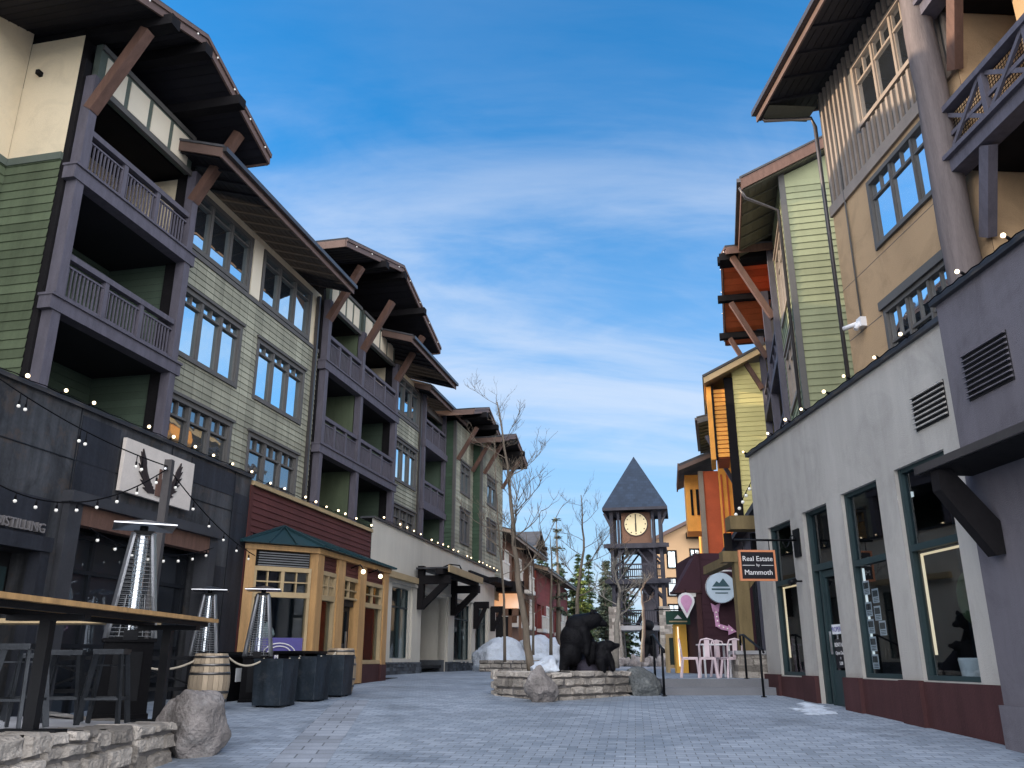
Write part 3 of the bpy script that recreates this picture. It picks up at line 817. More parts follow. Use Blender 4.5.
boxpart('eave_board', 'honey_wood', shop, L, (-8.5, -3.42, D1 - .1, D1 + .1, 3.9, 4.02))
boxpart('eave_board', 'honey_wood', shop, K, (-.05, KL + .04, -.1, .1, 3.9, 4.02))
mb = MB(); wall(mb, L, -8.15, -3.85, 3.52, 3.9, D1 - .02, [], course=.1, lap=.015); mb.build('siding_band', 'red_siding', shop)
mb = MB()
for i in range(6): mb.sprism(K, [(-.06, 3.56 + i * .056), (.02, 3.55 + i * .056), (.02, 3.575 + i * .056), (-.06, 3.585 + i * .056)], .3, KL - .2)
lv = mb.build('louver', 'galvanised', shop)
boxpart('louver_frame', 'room_dark', lv, K, (.24, KL - .15, -.1, -.07, 3.5, 3.9))
def bay_window(fr, a, b, zb, zt, d, trans=True, n=2):
    f = MB(); z1 = zt
    f.box(fr, a, b, d - .14, d + .02, 2.86, 2.98); f.box(fr, a, b, d - .14, d + .02, 3.44, 3.54); f.box(fr, a, b, d - .14, d + .03, zb - .1, zb)
    f.box(fr, a, a + .07, d - .14, d + .015, zb, 3.5); f.box(fr, b - .07, b, d - .14, d + .015, zb, 3.5)
    w = (b - a) / n
    for i in range(1, n): f.box(fr, a + i * w - .04, a + i * w + .04, d - .14, d + .01, 2.98, 3.44)
    f.box(fr, a + .07, b - .07, d - .1, d - .01, 3.19, 3.22)
    for i in range(n): f.box(fr, a + (i + .5) * w - .014, a + (i + .5) * w + .014, d - .1, d - .012, 2.98, 3.44)
    wf = f.build('window', 'fascia_tan', shop)
    p = MB(); p.q(fr, (a, d - .08, zb), (b, d - .08, zb), (b, d - .08, 3.5), (a, d - .08, 3.5)); p.build('pane', 'shop_pane', wf)
bay_window(K, .22, KL - .12, 1.42, 3.5, 0, n=2)
bay_window(L, -8.15, -7.25, 1.42, 3.5, D1, n=2)
bay_window(L, -5.3, -3.85, 1.5, 3.5, D1, n=1)
# glazed door between the posts
f = MB(); f.box(L, -6.8, -5.75, D1 - .3, D1 - .1, 2.82, 2.98); f.box(L, -6.8, -6.65, D1 - .3, D1 - .2, .95, 2.82); f.box(L, -5.9, -5.75, D1 - .3, D1 - .2, .95, 2.82)
f.box(L, -6.65, -5.9, D1 - .28, D1 - .2, .97, 1.25); f.box(L, -6.65, -5.9, D1 - .28, D1 - .2, 1.8, 1.9); f.box(L, -6.65, -5.9, D1 - .28, D1 - .2, 2.7, 2.82)
dr = f.build('shop_door', 'black_frame', shop)
p = MB(); p.q(L, (-6.65, D1 - .24, 1.2), (-5.9, D1 - .24, 1.2), (-5.9, D1 - .24, 2.75), (-6.65, D1 - .24, 2.75)); p.build('pane', 'shop_pane', dr)
boxpart('handle', 'steel', dr, L, (-6.02, -5.98, D1 - .18, D1 - .14, 1.7, 2.2))
f = MB(); f.box(L, -6.8, -5.75, D1 - .14, D1, 3.44, 3.54); f.box(L, -6.8, -5.75, D1 - .14, D1, 2.985, 3.03); f.box(L, -6.8, -5.75, D1 - .1, D1 - .02, 3.2, 3.23); f.box(L, -6.3, -6.26, D1 - .1, D1 - .02, 3.03, 3.44)
wf = f.build('window', 'fascia_tan', shop); p = MB(); p.q(L, (-6.8, D1 - .08, 3.0), (-5.75, D1 - .08, 3.0), (-5.75, D1 - .08, 3.5), (-6.8, D1 - .08, 3.5)); p.build('pane', 'shop_pane', wf)
# base panels
boxpart('base_panel', 'maroon_base', shop, L, (-8.15, -7.25, D1 - .2, D1 + .02, .85, 1.32), (-5.3, -3.85, D1 - .2, D1 + .02, .85, 1.4), (-3.88, -3.46, D1 - .25, D1 + .075, .85, 1.38))
boxpart('base_panel', 'maroon_base', shop, K, (.1, KL - .1, -.2, .02, .8, 1.32))
# return wall of the bay on the far side
boxpart('bay_return', 'honey_wood', shop, L, (-3.6, -3.5, .03, D1 - .2, .9, 3.98))
boxpart('display_back', 'room_dark', shop, L, (-3.9, -3.63, -.1, D1 - .25, .95, 3.5), (-7.2, -6.95, -1.6, .7, .95, 3.4))
# hip roof with standing seams
rf = MB(); E0, Z0, Z1 = D1 + .22, 4.03, 4.62
def hip(a, b, c, d_): rf.face([L.P(*a), L.P(*b), L.P(*c), L.P(*d_)])
A1, B1, C1 = (-10.0, .06, Z0), (-8.6, E0, Z0), (-3.3, E0, Z0)
A2, B2, C2 = (-8.3, .05, Z1), (-8.0, .05, Z1), (-3.1, .05, 4.54)
rf.face([L.P(*A1), L.P(*B1), L.P(*B2)]); rf.face([L.P(*B1), L.P(*C1), L.P(*C2), L.P(*B2)]); rf.face([L.P(*C1), L.P(-3.3, .05, Z0), L.P(*C2)])
rf.face([L.P(*A1), L.P(*B1), L.P(*C1), L.P(-3.3, .05, Z0)])
rfo = rf.build('bay_roof', 'teal_metal_roof', shop)
sm = MB()
for i in range(13):
    t = i / 12
    p = L.P(-8.6 + 5.3 * t, E0, Z0 + .02); q = L.P(-8.0 + 4.9 * t, .08, Z1 + .02 - .12 * t); sm.beam(p, q, .03, .05)
for t in (.33, .66): sm.beam(L.P(-10.0 + 1.4 * t, .06 + (E0 - .06) * t, Z0 + .02), L.P(-8.0, .08, Z1 + .02), .03, .05)
sm.beam(L.P(-8.6, E0, Z0 + .02), L.P(-8.0, .07, Z1 + .03), .07, .06); sm.beam(L.P(-10., .06, Z0 + .02), L.P(-8., .07, Z1 + .03), .07, .06)
sm.build('roof_seam', 'teal_metal_roof', rfo)
for s_ in (-6.3, -5.0):
    q = MB(); q.tube([L.P(s_, D1, 3.78), L.P(s_, D1 + .25, 3.86), L.P(s_, D1 + .34, 3.74)], .018, 6); lp = q.build('wall_lamp', 'black_steel', shop)
    q = MB(); q.ball(L.P(s_, D1 + .34, 3.68), .06, 10); q.build('bulb', 'bulb_lit', lp)
# things in the window
def blob(name, m, parent, parts, voxel=.02, smooth=3):
    """one continuous body from overlapping ellipsoids and tapered limbs"""
    mb = MB()
    me = bpy.data.meshes.new('b'); bm = bmesh.new()
    for p in parts:
        if p[0] == 'e':
            _, c, r, *rot = p
            M = Matrix.Translation(c) @ (Matrix.Rotation(rot[0], 4, 'Y') if rot else Matrix.Identity(4)) @ Matrix.Diagonal((*r, 1))
            bmesh.ops.create_uvsphere(bm, u_segments=20, v_segments=12, radius=1, matrix=M)
        else:
            _, a, b, r0, r1 = p
            a, b = Vector(a), Vector(b); n = 7
            for i in range(n + 1):
                t = i / n
                bmesh.ops.create_uvsphere(bm, u_segments=14, v_segments=8, radius=r0 + (r1 - r0) * t, matrix=Matrix.Translation(a.lerp(b, t)))
    bm.to_mesh(me); bm.free()
    ob = bpy.data.objects.new('b', me); COL.objects.link(ob)
    md = ob.modifiers.new('r', 'REMESH'); md.mode = 'VOXEL'; md.voxel_size = voxel
    ms = ob.modifiers.new('s', 'SMOOTH'); ms.iterations = smooth; ms.factor = .5
    dg = bpy.context.evaluated_depsgraph_get(); me2 = bpy.data.meshes.new_from_object(ob.evaluated_get(dg))
    bpy.data.objects.remove(ob); bpy.data.meshes.remove(me)
    vs = [v.co.copy() for v in me2.vertices]
    for p in me2.polygons: mb.face([vs[i] for i in p.vertices], None, True)
    bpy.data.meshes.remove(me2)
    return mb.build(name, m, parent, merge=True)
c = K.P(.75, -.55, 1.42)
pl = blob('plush_bear', 'plush', None, [('e', c + Vector((0, 0, .28)), (.26, .24, .3)), ('e', c + Vector((.05, -.02, .68)), (.19, .18, .18)), ('e', c + Vector((.2, -.08, .64)), (.08, .08, .07)),
    ('e', c + Vector((-.05, .1, .86)), (.06, .05, .06)), ('e', c + Vector((.1, -.12, .86)), (.06, .05, .06)), ('c', c + Vector((.1, -.15, .4)), c + Vector((.28, -.25, .2)), .09, .07), ('c', c + Vector((.1, .1, .4)), c + Vector((.3, .1, .2)), .09, .07)], .03)
tag(pl, 'big white plush bear sitting in the bay shop window', 'plush toy')
sg = thing('window_sign', K.P(1.0, -.02, 1.45), 'purple sign with a white arched emblem in the bay shop window', 'sign')
boxpart('panel', 'purple_sign', sg, K, (.42, KL - .16, -.065, -.045, 1.44, 1.98))
a_ = MB(); cx = .98
for rr in (.22, .30):
    pts = [K.P(cx + rr * 1.25 * math.cos(math.pi * k / 12), -.035, 1.62 + rr * .8 * math.sin(math.pi * k / 12)) for k in range(13)]
    a_.tube(pts, .014, 5)
a_.build('arch_emblem', 'white_paint', sg)
t_ = text_mb('ROCKY MOUNTAIN', .13, K.matrix(cx, -.036, 1.57), .004, bold=.003); t_.build('lettering', 'white_paint', sg)
for i in range(10):   # goods on the shelves behind the glass
    q = MB(); s_ = -8.9 + i * .5; z_ = 1.5 + (i % 3) * .35
    q.prism(L, [(s_, z_), (s_ + .25, z_), (s_ + .22, z_ + .3), (s_ + .125, z_ + .36), (s_ + .03, z_ + .3)], -1.2 + (i % 4) * .3, -1.0 + (i % 4) * .3)
    tag(q.build('wrapped_box', ['brick_orange', 'paper', 'room_blue', 'fascia_tan'][i % 4]), 'wrapped sweet box stacked inside the dim bay shop', 'box', 'boxes inside the bay shop')

# ------------------------------------------------------------------ white stucco shop row
row = thing('stucco_shop_row', L.P(7, -3, 1.0), 'pale stucco shop row with dark timber canopy and display windows', 'shop')
H = [(.3, 2.2, 1.55, 3.88), (3.6, 7.05, 1.02, 3.9), (8.25, 11.0, 1.5, 3.84), (11.95, 14.35, 1.5, 3.82)]
mb = MB(); wall(mb, L, -1.84, 16.2, 1.0, 5.84, .02, H, reveal=.3); mb.build('wall', 'white_stucco', row)
E_ = Fr(L.P(16.2, .02, 0).x, L.P(16.2, .02, 0).y, L.az - 90, 1)
mb = MB(); wall(mb, E_, 0, 6, 1., 5.84, 0, []); mb.build('wall', 'white_stucco', row)
boxpart('pilaster', 'white_stucco', row, L, (-1.84, .12, .0, .1, 1., 3.98), (2.38, 3.45, 0, .1, 1., 3.98), (7.2, 8.1, 0, .1, 1, 3.98), (11.12, 11.84, 0, .1, 1, 3.98), (14.48, 16.2, 0, .1, 1, 3.98))
boxpart('string_course', 'white_stucco', row, L, (-1.84, 16.22, .0, .13, 3.99, 4.09))
boxpart('parapet_cap', 'parapet_cap', row, L, (-1.84, 16.25, -.4, .09, 5.84, 5.9))
boxpart('roof', 'shingle_roof', row, L, (-1.84, 16.2, -4.5, -.4, 4.9, 5.))
core('room', row, L, -1.8, 16.1, -6, -2.0, 1., 4.85, 'room_blue')
boxpart('ceiling', 'room_dark', row, L, (-1.8, 16.1, -2, -.1, 4.0, 4.1)); boxpart('room_floor', 'room_dark', row, L, (-1.8, 16.1, -2, -.1, 1.2, 1.3))
for a, b, z0, z1 in (H[0], H[2], H[3]):
    w_ = window(row, L, a, b, z0, z1, d=.0, n=2, transom=.28, sub=1, m='teal_frame', pane='shop_pane', trim=.0, bar=.035)
    boxpart('window_sill', 'white_stucco', w_, L, (a - .1, b + .1, -.05, .16, z0 - .12, z0 - .005))
def ledgestone(par, fr, s0, s1, z0, z1, d0, d1, name='stone_base', m='ledge_stone', rowh=(.07, .12), wid=(.2, .5), jit=.02):
    mb = MB(); mb.box(fr, s0, s1, d0 - .02, d1 - .03, z0, z1 - .01)
    z = z0; r_ = random.Random(int(s0 * 31 + fr.ox * 7))
    while z < z1 - .02:
        h = min(r_.uniform(*rowh), z1 - z); s_ = s0
        while s_ < s1 - .01:
            w = min(r_.uniform(*wid), s1 - s_); mb.r = r_.random()
            o_ = d1 + r_.uniform(-jit, jit); g_ = .008
            c = [(s_ + g_ + r_.uniform(0, .012), z + g_), (s_ + w - g_, z + g_ + r_.uniform(0, .01)), (s_ + w - g_ - r_.uniform(0, .012), z + h - g_), (s_ + g_, z + h - g_ - r_.uniform(0, .01))]
            mb.prism(fr, c, d1 - .05, o_); s_ += w
        z += h
    return mb.build(name, m, par)
for a, b in ((-1.84, 3.5), (7.1, 16.2)): ledgestone(row, L, a, b, .95, 1.44, .02, .16)
# recessed doorway
boxpart('recess', 'white_stucco', row, L, (3.6, 7.05, -1.7, -1.6, 1, 4.0), (3.5, 3.6, -1.6, 0, 1, 4.0), (7.05, 7.15, -1.6, 0, 1, 4.0)); boxpart('recess_base', 'ledge_stone', row, L, (4.9, 7.04, -1.59, -1.5, 1., 1.5), (6.98, 7.04, -1.5, .0, 1., 1.5))
f = MB(); f.box(L, 3.75, 3.9, -1.6, -1.5, 1.0, 3.2); f.box(L, 5.35, 5.5, -1.6, -1.5, 1., 3.2); f.box(L, 3.9, 5.35, -1.6, -1.5, 3.05, 3.2); f.box(L, 3.9, 5.35, -1.6, -1.52, 1.9, 2.0); f.box(L, 3.9, 5.35, -1.6, -1.52, 1.0, 1.15)
dr = f.build('shop_door', 'black_frame', row); p = MB(); p.q(L, (3.9, -1.56, 1.1), (5.35, -1.56, 1.1), (5.35, -1.56, 3.1), (3.9, -1.56, 3.1)); p.build('pane', 'dim_pane', dr)
# timber canopy over the doorway and small brackets
def tbracket(s_, z, out, big=True):
    mb = MB(); w = .28 if big else .2
    mb.box(L, s_ - w / 2, s_ + w / 2, .1, .32, z - 1.1, z + (.45 if big else .1)); mb.box(L, s_ - w / 2 - .01, s_ + w / 2 + .01, .32, out, z - .2, z + .1)
    mb.beam(L.P(s_, .25, z - 1.0), L.P(s_, out - .15, z - .15), w - .06, .22, up=(L.dx, L.dy, 0)); return mb.build('canopy_bracket', 'timber_dark', row)
tbracket(3.0, 4.35, 1.3); tbracket(7.6, 4.35, 1.3)
boxpart('canopy_beam', 'timber_dark', row, L, (2.5, 8.1, .9, 1.15, 4.46, 4.66)); boxpart('canopy_roof', 'steel_panel', row, L, (2.6, 8.0, .1, 1.3, 4.665, 4.72))
boxpart('canopy_fascia', 'fascia_tan', row, L, (2.7, 8.0, 1.3, 1.36, 4.55, 4.8))
boxpart('sign_board', 'fascia_tan', row, L, (-1.3, 2.4, .12, .3, 4.1, 4.3))
for s_ in (11.5, 15.0): tbracket(s_, 3.95, .8, False)
for s_ in (5.8,):
    q = MB(); q.tube([L.P(s_, .1, 5.0), L.P(s_, .5, 5.15), L.P(s_, .9, 5.1), L.P(s_, 1.0, 4.9)], .03, 6); lp = q.build('wall_lamp', 'black_steel', row)
    q = MB(); q.lathe(L.P(s_, 1., 4.72), [(.02, .2), (.06, .14), (.17, 0), (.15, 0)], 12); q.build('lamp_shade', 'timber_brown', lp)
for i in range(3):
    q = MB(); c = L.P([1.2, 9.6, 13.2][i], -.6, 1.5); q.lathe(c, [(.02, 0), (.14, .0), (.11, .3), (.2, .75), (.17, 1.05), (.05, 1.12), (.07, 1.2), (.1, 1.32), (.02, 1.42)], 12)
    tag(q.build('mannequin', 'plush'), ['pale mannequin torso in the first stucco shop window', 'pale mannequin torso in the middle stucco shop window', 'pale mannequin torso in the farthest stucco shop window'][i], 'mannequin')
# ------------------------------------------------------------------ right: grey stucco shop row
RR = Fr(6, 12.5, -3.4, -1)
V = Fr(7.0, 18.3, -3.4, -1)
rs = thing('real_estate_shop', RR.P(3, -3, .6), 'grey stucco storefront with maroon base and teal framed windows on the right', 'shop')
O1, O2, O3, O4 = (-1.0, .42, 1.22, 4.32), (1.02, 2.36, 1.22, 4.3), (3.0, 4.16, .6, 4.27), (4.8, 6.1, 1.2, 4.25)
mb = MB(); wall(mb, RR, -1.62, 6.9, .2, 6.05, 0, [O1, O2, O3, O4], reveal=.22); mb.build('wall', 'grey_stucco', rs)
E_ = Fr(RR.P(6.9, 0, 0).x, RR.P(6.9, 0, 0).y, RR.az + 90, -1)
mb = MB(); wall(mb, E_, 0, 3, .5, 6.05, 0, []); mb.build('wall', 'grey_stucco', rs)
boxpart('parapet_cap', 'parapet_cap', rs, RR, (-1.62, 6.95, -.35, .07, 6.05, 6.13))
boxpart('roof', 'shingle_roof', rs, RR, (-7, 6.9, -5, -.3, 5.3, 5.4)); boxpart('parapet_back', 'parapet_cap', rs, RR, (-1.4, 6.9, -.3, -.2, 5.35, 6.045))
# protruding mauve pier with canopy
mb = MB(); wall(mb, RR, -9, -1.62, .1, 6.22, .14, [(-7.5, -3.4, .1, 3.4)], reveal=.5); mb.q(RR, (-1.62, -.02, .1), (-1.62, .14, .1), (-1.62, .14, 6.22), (-1.62, -.02, 6.22))
mb.build('pier_wall', 'mauve_stucco', rs)
boxpart('pier_base', 'mauve_stucco', rs, RR, (-3.4, -1.605, .1, .2, .1, .98))
boxpart('parapet_cap', 'parapet_cap', rs, RR, (-9, -1.58, -.35, .22, 6.22, 6.3))
def louver(par, fr, s0, s1, z0, z1, d, n):
    lo = boxpart('louver', 'room_dark', par, fr, (s0, s1, d - .02, d + .012, z0, z1)); b = MB(); h = (z1 - z0) / n
    for i in range(n):
        z = z0 + i * h
        b.sprism(fr, [(d + .014, z + h * .52), (d + .06, z + h * .42), (d + .06, z + h * .52), (d + .014, z + h * .96)], s0, s1)
    b.build('blade', 'grey_stucco' if d < .1 else 'mauve_stucco', lo)
louver(rs, RR, -1.28, -.42, 4.72, 5.26, 0, 7); louver(rs, RR, -2.95, -2.02, 4.7, 5.34, .14, 9)
# maroon base, pilasters
boxpart('base', 'maroon_base', rs, RR, (-1.62, .42, -.1, .02, .2, 1.2), (1.02, 2.36, -.1, .02, .2, 1.2), (4.8, 6.1, -.1, .02, .3, 1.18))
boxpart('base_pilaster', 'maroon_base', rs, RR, (.42, 1.02, 0, .085, .2, 1.215), (2.36, 2.98, 0, .085, .2, 1.215), (4.18, 4.8, 0, .085, .3, 1.215), (6.1, 6.92, 0, .085, .3, 1.215))
boxpart('ceiling', 'room_dark', rs, RR, (-3, 6.8, -3.2, -.23, 4.4, 4.5)); boxpart('room_floor', 'room_dark', rs, RR, (-3, 6.8, -3.2, -.23, .85, .95))
core('room', rs, RR, -3, 6.8, -5, -3.2, .3, 5.3, 'room_blue'); core('room_side', rs, RR, -3.1, -3, -5, -.1, .3, 5.3); core('room_side', rs, RR, 6.75, 6.85, -5, -.1, .3, 5.3)
core('room_side', rs, RR, 4.4, 4.5, -3.2, -.3, .9, 4.4)
for (a, b, z0, z1), zt in ((O1, 3.1), (O2, 3.08), (O4, 3.05)):
    f = MB(); f.box(RR, a, a + .08, -.16, -.06, z0, z1); f.box(RR, b - .08, b, -.16, -.06, z0, z1); f.box(RR, a + .08, b - .08, -.16, -.07, z1 - .07, z1); f.box(RR, a + .08, b - .08, -.16, -.05, z0, z0 + .07); f.box(RR, a + .08, b - .08, -.16, -.05, zt - .05, zt + .05)
    w_ = f.build('window', 'teal_frame', rs); p = MB(); p.q(RR, (a, -.12, z0), (b, -.12, z0), (b, -.12, z1), (a, -.12, z1)); p.build('pane', 'shop_pane', w_)
    e = MB(); e.box(RR, b - .13, b - .10, -.2, -.17, z0 + .35, zt - .08)
    if z0 == O1[2] and a == O1[0]: e.box(RR, a + .1, b - .13, -.2, -.17, zt - .11, zt - .08)
    if a == O4[0]: e.box(RR, a + .2, b - .1, -.2, -.17, zt - .1, zt - .07)
    if a != O2[0]: e.build('light_strip', 'led_strip', w_)
    else: e.build('light_strip', 'lamp_white', w_)
# door
a, b, z0, z1 = O3
f = MB(); f.box(RR, a, a + .08, -.2, -.08, .65, z1); f.box(RR, b - .1, b, -.2, -.08, .65, z1); f.box(RR, a + .08, b - .1, -.2, -.09, z1 - .07, z1); f.box(RR, a + .08, b - .1, -.2, -.08, 3.12, 3.24); f.box(RR, b - .36, b - .3, -.19, -.09, .7, 3.12)
w_ = f.build('door_frame', 'teal_frame', rs); p = MB(); p.q(RR, (a, -.15, 3.2), (b, -.15, 3.2), (b, -.15, 4.25), (a, -.15, 4.25)); p.build('pane', 'shop_pane', w_)
f = MB(); x0, x1 = a + .1, b - .37
f.box(RR, x0, x0 + .1, -.18, -.12, .72, 3.1); f.box(RR, x1 - .1, x1, -.18, -.12, .72, 3.1); f.box(RR, x0 + .1, x1 - .1, -.18, -.12, 2.98, 3.1); f.box(RR, x0 + .1, x1 - .1, -.18, -.12, .72, 1.32)
dr = f.build('door', 'teal_frame', rs); p = MB(); p.q(RR, (x0, -.15, 1.3), (x1, -.15, 1.3), (x1, -.15, 3.0), (x0, -.15, 3.0)); p.q(RR, (b - .3, -.15, .7), (b - .1, -.15, .7), (b - .1, -.15, 3.1), (b - .3, -.15, 3.1)); p.build('pane', 'shop_pane', dr)
boxpart('handle', 'steel', dr, RR, (x1 - .14, x1 - .11, -.1, -.07, 1.6, 2.0))
pn = boxpart('notice', 'sign_black', dr, RR, (x0 + .12, x1 - .12, -.148, -.142, 1.36, 1.86))
for t, z, sz in (('RENTALS', 1.76, .10), ('Open Daily', 1.62, .085), ('8', 1.53, .06), ('5:00', 1.44, .085)):
    text_mb(t, sz, RR.matrix((x0 + x1) / 2, -.14, z), .001).build('lettering', 'white_paint', pn)
pn = boxpart('notice', 'paper', dr, RR, (x0 + .02, x1 - .02, -.146, -.142, 1.95, 2.12))
text_mb('PROPERTY', .12, RR.matrix((x0 + x1) / 2, -.14, 2.03), .001, bold=.002).build('lettering', 'purple_sign', pn)
# papers taped inside the second window
for k, (s_, z_) in enumerate([(2.12, 2.65), (2.12, 2.3), (2.12, 2.02), (2.12, 1.74), (2.12, 1.46), (1.83, 2.5), (1.83, 2.22), (1.72, 1.98)]):
    pp = boxpart('paper_notice', 'paper', None, RR, (s_ - .1, s_ + .12, -.145, -.141, z_ - .1, z_ + .13))
    q = MB(); q.box(RR, s_ - .08, s_ + .1, -.1405, -.139, z_ + .0, z_ + .1)
    for j in range(3): q.box(RR, s_ - .08, s_ + .08, -.1405, -.139, z_ - .08 + j * .025, z_ - .07 + j * .025)
    for o_ in [pp]:
        tag(o_, ['top paper notice in the second shop window', 'paper notice second from the top in the left column', 'middle paper notice in the left column of the shop window', 'fourth paper notice down in the shop window', 'lowest paper notice in the shop window', 'top paper notice of the right column in the window', 'middle paper notice of the right column in the window', 'lowest paper notice of the right column in the window'][k], 'notice', 'paper notices in the shop window')
    q.build('print', 'room_blue', None)
    ob = bpy.data.objects['print' if k == 0 else 'print.%03d' % k]; w0 = ob.location.copy(); ob.parent = pp; ob.location = w0 - pp.location
# things inside the near window
q = MB(); q.tube([RR.P(-.25 + .26 * math.cos(6.2832 * k / 20), -.55, 2.35 + .3 * math.sin(6.2832 * k / 20)) for k in range(21)], .09, 8, cap=False)
tag(q.build('wreath', 'needles'), 'dark round wreath hanging inside the near shop window', 'wreath')
q = MB(); q.lathe(RR.P(.1, -.6, .95), [(.14, 0), (.2, .55), (.19, .58), (.17, .55), (.15, .3)], 14); tag(q.build('bucket', 'paper'), 'pale bucket on the floor behind the near shop window', 'bucket')
ds = thing('desk', RR.P(-.3, -1.6, .95), 'dim desk seen through the near shop window', 'desk')
boxpart('desktop', 'honey_wood', ds, RR, (-1.1, .5, -2.0, -1.2, 1.68, 1.73)); boxpart('leg', 'room_blue', ds, RR, (-1.05, -.98, -1.9, -1.3, .95, 1.68)); boxpart('leg', 'room_blue', ds, RR, (.4, .46, -1.9, -1.3, .95, 1.68))
pic = boxpart('wall_picture', 'fascia_tan', None, RR, (-1.0, -.2, -3.19, -3.12, 2.5, 3.0)); tag(pic, 'framed picture on the back wall of the near shop', 'picture')
for s_ in (.9, 2.7, 5.2):
    q = MB(); q.box(RR, s_ - .25, s_ + .25, -1.4, -1.34, 4.3, 4.39); tag(q.build('ceiling_lamp', 'lamp_white'), {.9: 'small ceiling lamp glowing inside the near shop window', 2.7: 'small ceiling lamp glowing behind the shop door', 5.2: 'small ceiling lamp glowing behind the far shop window'}[s_], 'lamp')
# canopy over the pier
cn = thing('door_canopy', RR.P(-4, .6, 3.6), 'dark flat canopy on a heavy bracket over the mauve pier', 'canopy')
boxpart('canopy_roof', 'timber_dark', cn, RR, (-8, -1.80, .15, .86, 3.76, 3.84)); boxpart('edge_flashing', 'gutter', cn, RR, (-8, -1.78, .86, .9, 3.77, 3.87)); boxpart('edge_flashing', 'gutter', cn, RR, (-1.80, -1.76, .15, .9, 3.77, 3.87))
mb = MB(); mb.sprism(RR, [(.15, 2.72), (.27, 2.70), (.84, 3.50), (.84, 3.755), (.66, 3.755), (.15, 3.12)], -2.2, -2.02); mb.build('bracket', 'timber_dark', cn)
core('room', rs, RR, -9, -3.05, -3, -2.9, .1, 5.3); core('room', rs, RR, -8, -3.15, -.5, -.42, .1, 3.4, 'dark_pane')
# hanging sign
hs = thing('hanging_sign', RR.P(4.5, .8, 2.9), 'black hanging sign with orange border and white lettering on an iron arm', 'sign')
HS = Fr(RR.P(4.5, 0, 0).x, RR.P(4.5, 0, 0).y, RR.az - 90, 1); 
# s runs out from the wall towards the street; the sign face looks at the camera
HSn = Fr(RR.P(4.5, 0, 0).x, RR.P(4.5, 0, 0).y, RR.az - 90, -1)
boxpart('border', 'sign_orange', hs, HSn, (.5, 1.24, -.03, .03, 2.98, 3.58)); boxpart('panel', 'sign_black', hs, HSn, (.54, 1.2, -.034, .034, 3.02, 3.54))
M_ = HSn.matrix(.87, .037, 3.42)
for t, z, sz in (('Real Estate', 3.405, .138), ('by', 3.285, .07), ('Mammoth', 3.14, .138)):
    text_mb(t, sz, HSn.matrix(.87, .0355, z), .003, bold=.0).build('lettering', 'white_paint', hs)
boxpart('rule', 'white_paint', hs, HSn, (.56, .80, .0345, .037, 3.275, 3.285), (.94, 1.18, .0345, .037, 3.275, 3.285))
q = MB(); q.tube([HSn.P(0.02, 0, 3.78), HSn.P(1.3, 0, 3.78)], .022, 8); q.tube([HSn.P(.6, 0, 3.78), HSn.P(.6, 0, 3.56)], .01, 6); q.tube([HSn.P(1.14, 0, 3.78), HSn.P(1.14, 0, 3.56)], .01, 6)
q.tube([HSn.P(.02 + .3 * t, 0, 3.78 - .02 + .12 * math.sin(6.28 * t)) for t in [i / 12 for i in range(13)]], .012, 6); q.build('iron_arm', 'black_steel', hs)
boxpart('mount_plate', 'black_steel', hs, HSn, (.0, .04, -.14, .14, 3.45, 4.0))
cam_ = thing('spotlight', RR.P(4.5, .1, 2.95), 'small black spotlight on the pilaster below the hanging sign', 'lamp')
q = MB(); q.tube([RR.P(4.5, 0, 2.98), RR.P(4.5, .16, 2.98)], .02, 6); q.build('stem', 'black_steel', cam_); q = MB(); q.tube([RR.P(4.5, .12, 3.0), RR.P(4.5, .26, 2.94)], [.05, .06], 10); q.build('head', 'black_steel', cam_)

# ------------------------------------------------------------------ right lodge above
rl = thing('tan_lodge', V.P(-6, -4, .6), 'tan stucco and board-and-batten lodge with a log column on the right', 'building')
WI = [(-5.85, -3.45, 9.22, 10.62), (-5.8, -3.5, 11.95, 13.4), (-5.6, -3.38, 6.6, 7.86)]
mb = MB(); wall(mb, V, -6.7, -1.8, 5.3, 10.8, 0, [WI[0], WI[2]]); mb.build('wall', 'tan_stucco', rl)
mb = MB(); wall(mb, V, -6.7, -1.8, 10.8, 13.9, -.005, [WI[1]]); mb.build('batten_wall', 'trim_taupe', rl)
b = MB(); s_ = -6.6
while s_ < -1.8:
    inn = -5.92 < s_ < -3.38
    if inn: b.box(V, s_ - .035, s_ + .035, -.01, .05, 11.05, 11.84); b.box(V, s_ - .035, s_ + .035, -.01, .05, 13.5, 13.9)
    else: b.box(V, s_ - .035, s_ + .035, -.01, .05, 11.05, 13.9)
    s_ += .2
b.build('batten', 'fascia_light', rl)
boxpart('band', 'fascia_light', rl, V, (-6.7, -1.77, -.02, .06, 10.8, 11.05)); boxpart('stucco_joint', 'trim_taupe', rl, V, (-3.2, -1.8, -.01, .004, 7.86, 7.875), (-6.3, -1.8, -.01, .004, 9.02, 9.03))
window(rl, V, *WI[0], d=0, n=3, transom=.26, sub=2, pane='right_pane', cap=False, trim=.06, bar=.03, set_=.04)
window(rl, V, *WI[1], d=0, n=3, transom=.3, sub=2, pane='right_pane', cap=False, trim=.06, bar=.035, set_=.04, m='fascia_light')
window(rl, V, *WI[2], d=0, n=3, transom=.5, sub=2, pane='right_pane', trim=.06, bar=.03, set_=.04); boxpart('head_band', 'trim_taupe', rl, V, (-5.6, -3.2, .0, .05, 7.95, 8.12))
FE = Fr(V.P(-1.8, 0, 0).x, V.P(-1.8, 0, 0).y, V.az + 90, -1); mb = MB(); wall(mb, FE, 0, 6, 5.3, 13.9, 0, []); mb.build('wall', 'tan_stucco', rl)
core('inner_wall', rl, V, -6.65, -1.85, -6, -.25, 5.3, 13.9)
